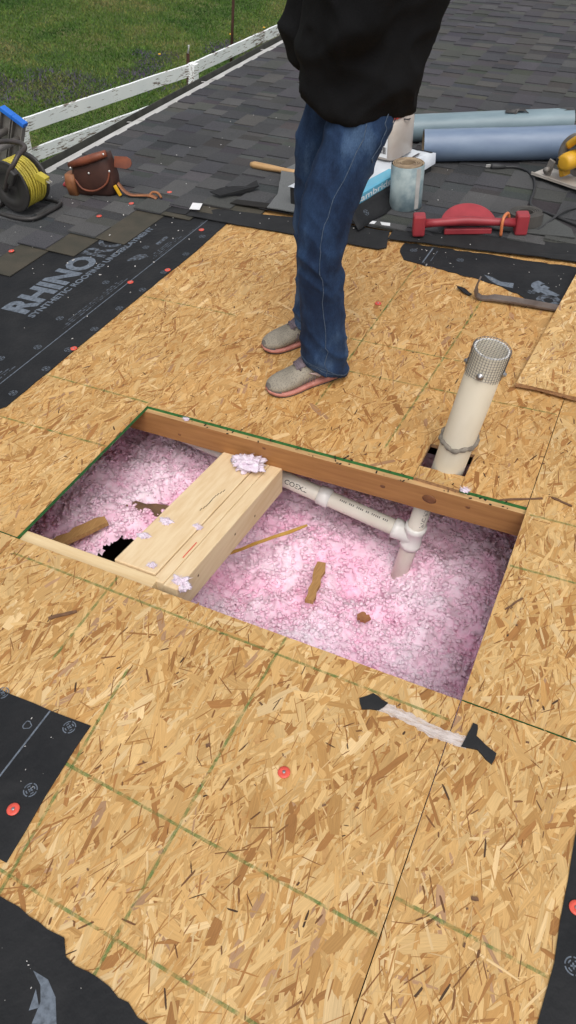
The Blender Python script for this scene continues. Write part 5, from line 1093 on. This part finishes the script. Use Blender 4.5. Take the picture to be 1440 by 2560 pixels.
def seam_side(rows, sy, off, name, a0=R(66)):
    pts = []
    for cx_, cy_, z, rx_, ry_ in rows[1:-2]:
        ang = a0 * sy * (1.0 + 0.10 * math.sin(z * 9)); p = Vector((cx_ + rx_ * math.cos(ang), cy_ + ry_ * math.sin(ang), z)); nrm = Vector((math.cos(ang), math.sin(ang), 0)); ok_, hit, hn, _ = jeans.closest_point_on_mesh(p + nrm * 0.02); pts.append(hit + hn * off)
    MB().tube(pts, 0.0011, 5).build(name, M_THREAD, jeans, True)
seam_side(LL, 1, 0.0004, 'side_seam'); seam_side(RL, -1, 0.0004, 'side_seam')
for rows in (LL, RL):
    cx_, cy_, z, rx_, ry_ = rows[0]
    for dzz in (0.016, 0.024):
        pts = []
        for i in range(41):
            a = 2 * math.pi * i / 40; p = Vector((cx_ + rx_ * 0.985 * math.cos(a), cy_ + ry_ * 0.985 * math.sin(a), z + dzz + 0.42 * rx_ * math.cos(a))); ok_, hit, hn, _ = jeans.closest_point_on_mesh(p + Vector((math.cos(a), math.sin(a), 0)) * 0.02); pts.append(hit + hn * 0.0005)
        MB().tube(pts, 0.0009, 4, False).build('hem_stitch', M_THREAD, jeans, True)
for P_ in ([(-0.015, 0.20, 0.86), (-0.020, 0.20, 0.80), (0.005, 0.20, 0.735)], [(-0.09, 0.16, 0.86), (-0.085, 0.16, 0.80), (-0.06, 0.16, 0.745)]):
    pts = []
    for p in smoothpath(P_, 6):
        ok_, hit, hn, _ = jeans.closest_point_on_mesh(p); pts.append(hit + hn * 0.0006)
    MB().tube(pts, 0.0014, 5).build('pocket_stitch', M_THREAD, jeans, True)
# fleece jacket with sleeves, hands tucked into the front pouch
m = MB()
m.rings([ell(*k) for k in interp([(0.008, 0.0, 0.818, 0.142, 0.138), (0.006, 0.0, 0.840, 0.149, 0.142), (-0.008, 0.0, 0.93, 0.162, 0.146), (-0.014, 0.0, 1.04, 0.162, 0.142), (-0.012, 0.0, 1.18, 0.155, 0.145), (-0.01, 0, 1.30, 0.142, 0.160), (-0.015, 0, 1.39, 0.110, 0.150), (-0.015, 0, 1.44, 0.075, 0.085), (-0.01, 0, 1.475, 0.068, 0.072)])])
def sleeve(pts, rs): m.tube(smoothpath(pts, 6), [r for r in np.interp(np.linspace(0, len(rs) - 1, (len(pts) - 1) * 6 + 1), range(len(rs)), rs)], 20)
sleeve([(-0.01, -0.125, 1.37), (0.02, -0.180, 1.22), (0.050, -0.195, 1.05), (0.060, -0.195, 0.92), (0.062, -0.185, 0.855)], [0.082, 0.072, 0.068, 0.068, 0.048])
sleeve([(-0.01, 0.125, 1.37), (0.045, 0.130, 1.25), (0.065, 0.105, 1.12), (0.095, 0.100, 1.02), (0.12, 0.06, 0.98)], [0.078, 0.064, 0.062, 0.056, 0.046])
m.rings([ell(0.122, 0.0, z, rx_, ry_) for z, rx_, ry_ in ((0.90, 0.030, 0.09), (0.93, 0.045, 0.105), (1.02, 0.050, 0.105), (1.08, 0.040, 0.08))])
def fleece_fold(p):
    q = Vector((p.x * 3.2 + p.z * 3.0, p.y * 3.0, p.z * 3.2 - p.x * 2.5)); a = noise.noise(q * 1.6); r_ = 1 - abs(noise.noise(q * 1.3 + Vector((4, 1, 2)))); r2 = 1 - abs(noise.noise(q * 2.9 + Vector((1, 7, 2))))
    return 0.007 * a + 0.020 * (r_ ** 4 - 0.4) + 0.010 * (r2 ** 3 - 0.45) + 0.0015 * noise.noise(p * 30)
fuse(m, 'fleece_jacket', M_FLEECE, per, 0.010, fleece_fold, 8)
# body: one continuous skinned surface inside the clothes, with a head above the frame
J = {'pel': ((0.0, 0, 0.93), 0.10), 'sp': ((-0.01, 0, 1.12), 0.10), 'ch': ((-0.01, 0, 1.32), 0.10), 'nk': ((-0.005, 0, 1.45), 0.050), 'hd0': ((0.01, 0, 1.53), 0.072), 'hd1': ((0.015, 0, 1.61), 0.082), 'hd2': ((0.005, 0, 1.675), 0.055),
     'sl': ((-0.005, 0.125, 1.36), 0.050), 'el': ((0.065, 0.105, 1.12), 0.038), 'wl': ((0.09, 0.100, 1.02), 0.028), 'hl': ((0.115, 0.07, 0.985), 0.030), 'sr': ((-0.005, -0.125, 1.36), 0.050), 'er': ((0.050, -0.193, 1.05), 0.038), 'wr': ((0.060, -0.193, 0.93), 0.028), 'hr': ((0.061, -0.188, 0.89), 0.028),
     'tl': ((0.04, 0.070, 0.80), 0.078), 'kl': ((0.105, 0.100, 0.48), 0.052), 'al': ((0.045, 0.113, 0.11), 0.034), 'tr': ((0.01, -0.070, 0.80), 0.078), 'kr': ((0.018, -0.098, 0.48), 0.052), 'ar': ((-0.035, -0.113, 0.085), 0.034)}
E_ = [('pel', 'sp'), ('sp', 'ch'), ('ch', 'nk'), ('nk', 'hd0'), ('hd0', 'hd1'), ('hd1', 'hd2'), ('ch', 'sl'), ('sl', 'el'), ('el', 'wl'), ('wl', 'hl'), ('ch', 'sr'), ('sr', 'er'), ('er', 'wr'), ('wr', 'hr'), ('pel', 'tl'), ('tl', 'kl'), ('kl', 'al'), ('pel', 'tr'), ('tr', 'kr'), ('kr', 'ar')]
nm = list(J); me = bpy.data.meshes.new('body'); me.from_pydata([J[k][0] for k in nm], [(nm.index(a), nm.index(b)) for a, b in E_], [])
body = bpy.data.objects.new('body', me); COL.objects.link(body); body.parent = per; me.materials.append(M_SKIN)
body.modifiers.new('skin', 'SKIN')
for i, k in enumerate(nm): me.skin_vertices[0].data[i].radius = (J[k][1] * (1.0 if k in ('nk', 'hd0', 'hd1', 'hd2') else 0.62),) * 2
me.skin_vertices[0].data[0].use_root = True
q = body.modifiers.new('subdivision', 'SUBSURF'); q.levels = 2; q.render_levels = 2
m = MB(); m.rings([ell(-0.012, 0, z, a, b, 28) for z, a, b in ((1.50, 0.045, 0.07), (1.56, 0.082, 0.088), (1.64, 0.098, 0.093), (1.70, 0.080, 0.078), (1.74, 0.03, 0.03))]); o = m.build('hair', M_HAIR, per, True); o.location = (-0.022, 0, 0)
m = MB(); m.rings([ell(0.092, 0, z, a, b, 12) for z, a, b in ((1.555, 0.016, 0.013), (1.565, 0.020, 0.014), (1.60, 0.008, 0.008))]); m.build('nose', M_SKIN, body, True)
for s_ in (-1, 1):
    m = MB(); m.lathe([(0.002, -0.012), (0.011, -0.006), (0.012, 0.0), (0.009, 0.008), (0.002, 0.012)], 12, Matrix.Translation((0.080, 0.031 * s_, 1.612))); m.build('eye', M_EYE, body, True)
    m = MB(); m.rings([ell(-0.0, 0.088 * s_, z, a, b, 12) for z, a, b in ((1.56, 0.006, 0.006), (1.58, 0.014, 0.010), (1.61, 0.016, 0.012), (1.625, 0.006, 0.006))]); m.build('ear', M_SKIN, body, True)
m = MB(); m.tube([(0.083, -0.022, 1.528), (0.090, 0, 1.530), (0.083, 0.022, 1.528)], [0.003, 0.006, 0.003], 8); m.build('mouth', pm('lips', (0.36, 0.13, 0.11), (0.3, 0.1, 0.09), 20, 0.4), body, True)
# running shoes, flat on the roof
def shoe(hx, hy, yaw, side):
    M2 = MPI @ Matrix.Translation((hx, hy, 0.002)) @ Matrix.Rotation(yaw, 4, 'Z')
    t = bpy.data.objects.new('shoe', None); COL.objects.link(t); t.parent = per; t.matrix_local = M2
    # u from heel 0 to toe 0.27 along +x; widths bulge to the outer side
    rows = [(0.002, 0.022, 0.050, 0.062), (0.012, 0.033, 0.022, 0.086), (0.045, 0.037, 0.018, 0.094), (0.085, 0.037, 0.015, 0.098), (0.115, 0.037, 0.013, 0.090), (0.145, 0.040, 0.012, 0.077), (0.175, 0.045, 0.011, 0.066), (0.205, 0.047, 0.010, 0.058), (0.232, 0.043, 0.011, 0.050), (0.253, 0.032, 0.014, 0.042), (0.266, 0.014, 0.020, 0.034)]
    m = MB(); rr = []
    for u, w, z0, z1 in interp(rows, 3):
        c = 0.004 * side * math.sin(min(1, u / 0.27) * 3.1); ring_ = []
        for i in range(24):
            a = 2 * math.pi * i / 24; cc, ss = math.cos(a), math.sin(a)
            y = w * math.copysign(abs(cc) ** 0.85, cc); z = (z0 + z1) / 2 + (z1 - z0) / 2 * math.copysign(abs(ss) ** (0.8 if ss < 0 else 1.0), ss); ring_.append((u, c + y, z))
        rr.append(ring_)
    m.rings(rr); m.build('upper', M_UPPER, t, True)
    def sole(z0, z1, grow, name, mat, toe=0.0):
        m = MB(); rr = []
        for u, w, a, b in interp(rows, 3):
            c = 0.004 * side * math.sin(min(1, u / 0.27) * 3.1); lift = 0.010 * max(0, (u - 0.215) / 0.055) ** 2; uu = u + (u - 0.135) * grow * 0.5; h = max(0.0, (0.05 - u) / 0.05) * 0.016; ww = w * (1 + grow)
            rr.append([(uu - h * 0.5, c - ww, z0 + lift), (uu - h * 0.5, c + ww, z0 + lift), (uu - h * 0.5, c + ww * 1.02, z1 - 0.008 * min(1, u / 0.2) * (z1 > 0.01) + lift * 0.8 + h), (uu, c + ww * 0.9, z1 + 0.003 - 0.008 * min(1, u / 0.2) * (z1 > 0.01) + lift * 0.8 + h), (uu, c - ww * 0.9, z1 + 0.003 - 0.008 * min(1, u / 0.2) * (z1 > 0.01) + lift * 0.8 + h), (uu - h * 0.5, c - ww * 1.02, z1 - 0.008 * min(1, u / 0.2) * (z1 > 0.01) + lift * 0.8 + h)])
        m.rings(rr); return m.build(name, mat, t, True)
    sole(0.0, 0.005, 0.0, 'outsole', M_SOLEG); sole(0.005, 0.0215, 0.03, 'midsole', M_SOLE)
    m = MB(); m.rings([[(u, w * math.cos(a) + 0.004 * side * math.sin(u / 0.27 * 3.1), z0 + h * max(0.0, math.sin(a))) for a in (math.pi * i / 12 for i in range(13))] for u, w, z0, h in ((0.236, 0.0432, 0.019, 0.020), (0.250, 0.0355, 0.0195, 0.021), (0.262, 0.022, 0.022, 0.017), (0.2695, 0.008, 0.025, 0.008))], False, close=False); m.build('toe_cap', pm('dark_toe', (0.12, 0.10, 0.085), (0.09, 0.075, 0.07), 60, 0.7), t, True, fixn=False)
    m = MB(); rr = []
    for u, zc, w in ((0.098, 0.101, 0.024), (0.115, 0.097, 0.026), (0.135, 0.088, 0.026), (0.158, 0.078, 0.022), (0.166, 0.0735, 0.016)): rr.append([(u, w * math.cos(a), zc - 0.006 + 0.011 * math.sin(a)) for a in (math.pi * i / 8 for i in range(9))])
    m.rings(rr, False, close=False); m.build('tongue', M_SHOELACE, t, True, fixn=False)
    for k in range(4):
        u = 0.108 + 0.016 * k; zc = 0.1035 - 0.0072 * k; m = MB(); m.tube([(u, -0.027, zc - 0.012), (u + 0.003, -0.012, zc + 0.001), (u + 0.004, 0.012, zc + 0.001), (u, 0.027, zc - 0.012)], 0.003, 6); m.build('lace', M_SHOELACE, t, True)
    for k in range(5):
        u = 0.118 + 0.011 * k; m = MB()
        for s_ in (-1, 1): m.tube([(u, s_ * (0.0405 + 0.0008 * k) + 0.004 * side * math.sin(u / 0.27 * 3.1), 0.030), (u - 0.010, s_ * (0.0385 + 0.0008 * k), 0.048), (u - 0.016, s_ * 0.033, 0.064 - 0.002 * k)], 0.0016, 5)
        m.build('side_rib', M_SHOELACE, t, True, kind='stuff')
    for s_ in (-1, 1):
        m = MB(); P = [(0.088, 0.052), (0.135, 0.062), (0.098, 0.040)]
        m.add([(u, s_ * (0.0385 + 0.0035 * (0.07 - z) / 0.03) + 0.004 * side * math.sin(u / 0.27 * 3.1), z) for u, z in P], [(0, 1, 2)]); o = m.build('side_patch', M_SHOEPALE, t, fixn=False); q = o.modifiers.new('thickness', 'SOLIDIFY'); q.thickness = 0.004; q.offset = 0
    return t
fy = math.atan2(-0.78, -0.62)
shoe(-0.788, 1.924, fy, 1); shoe(-0.904, 2.138, fy - R(4), -1)
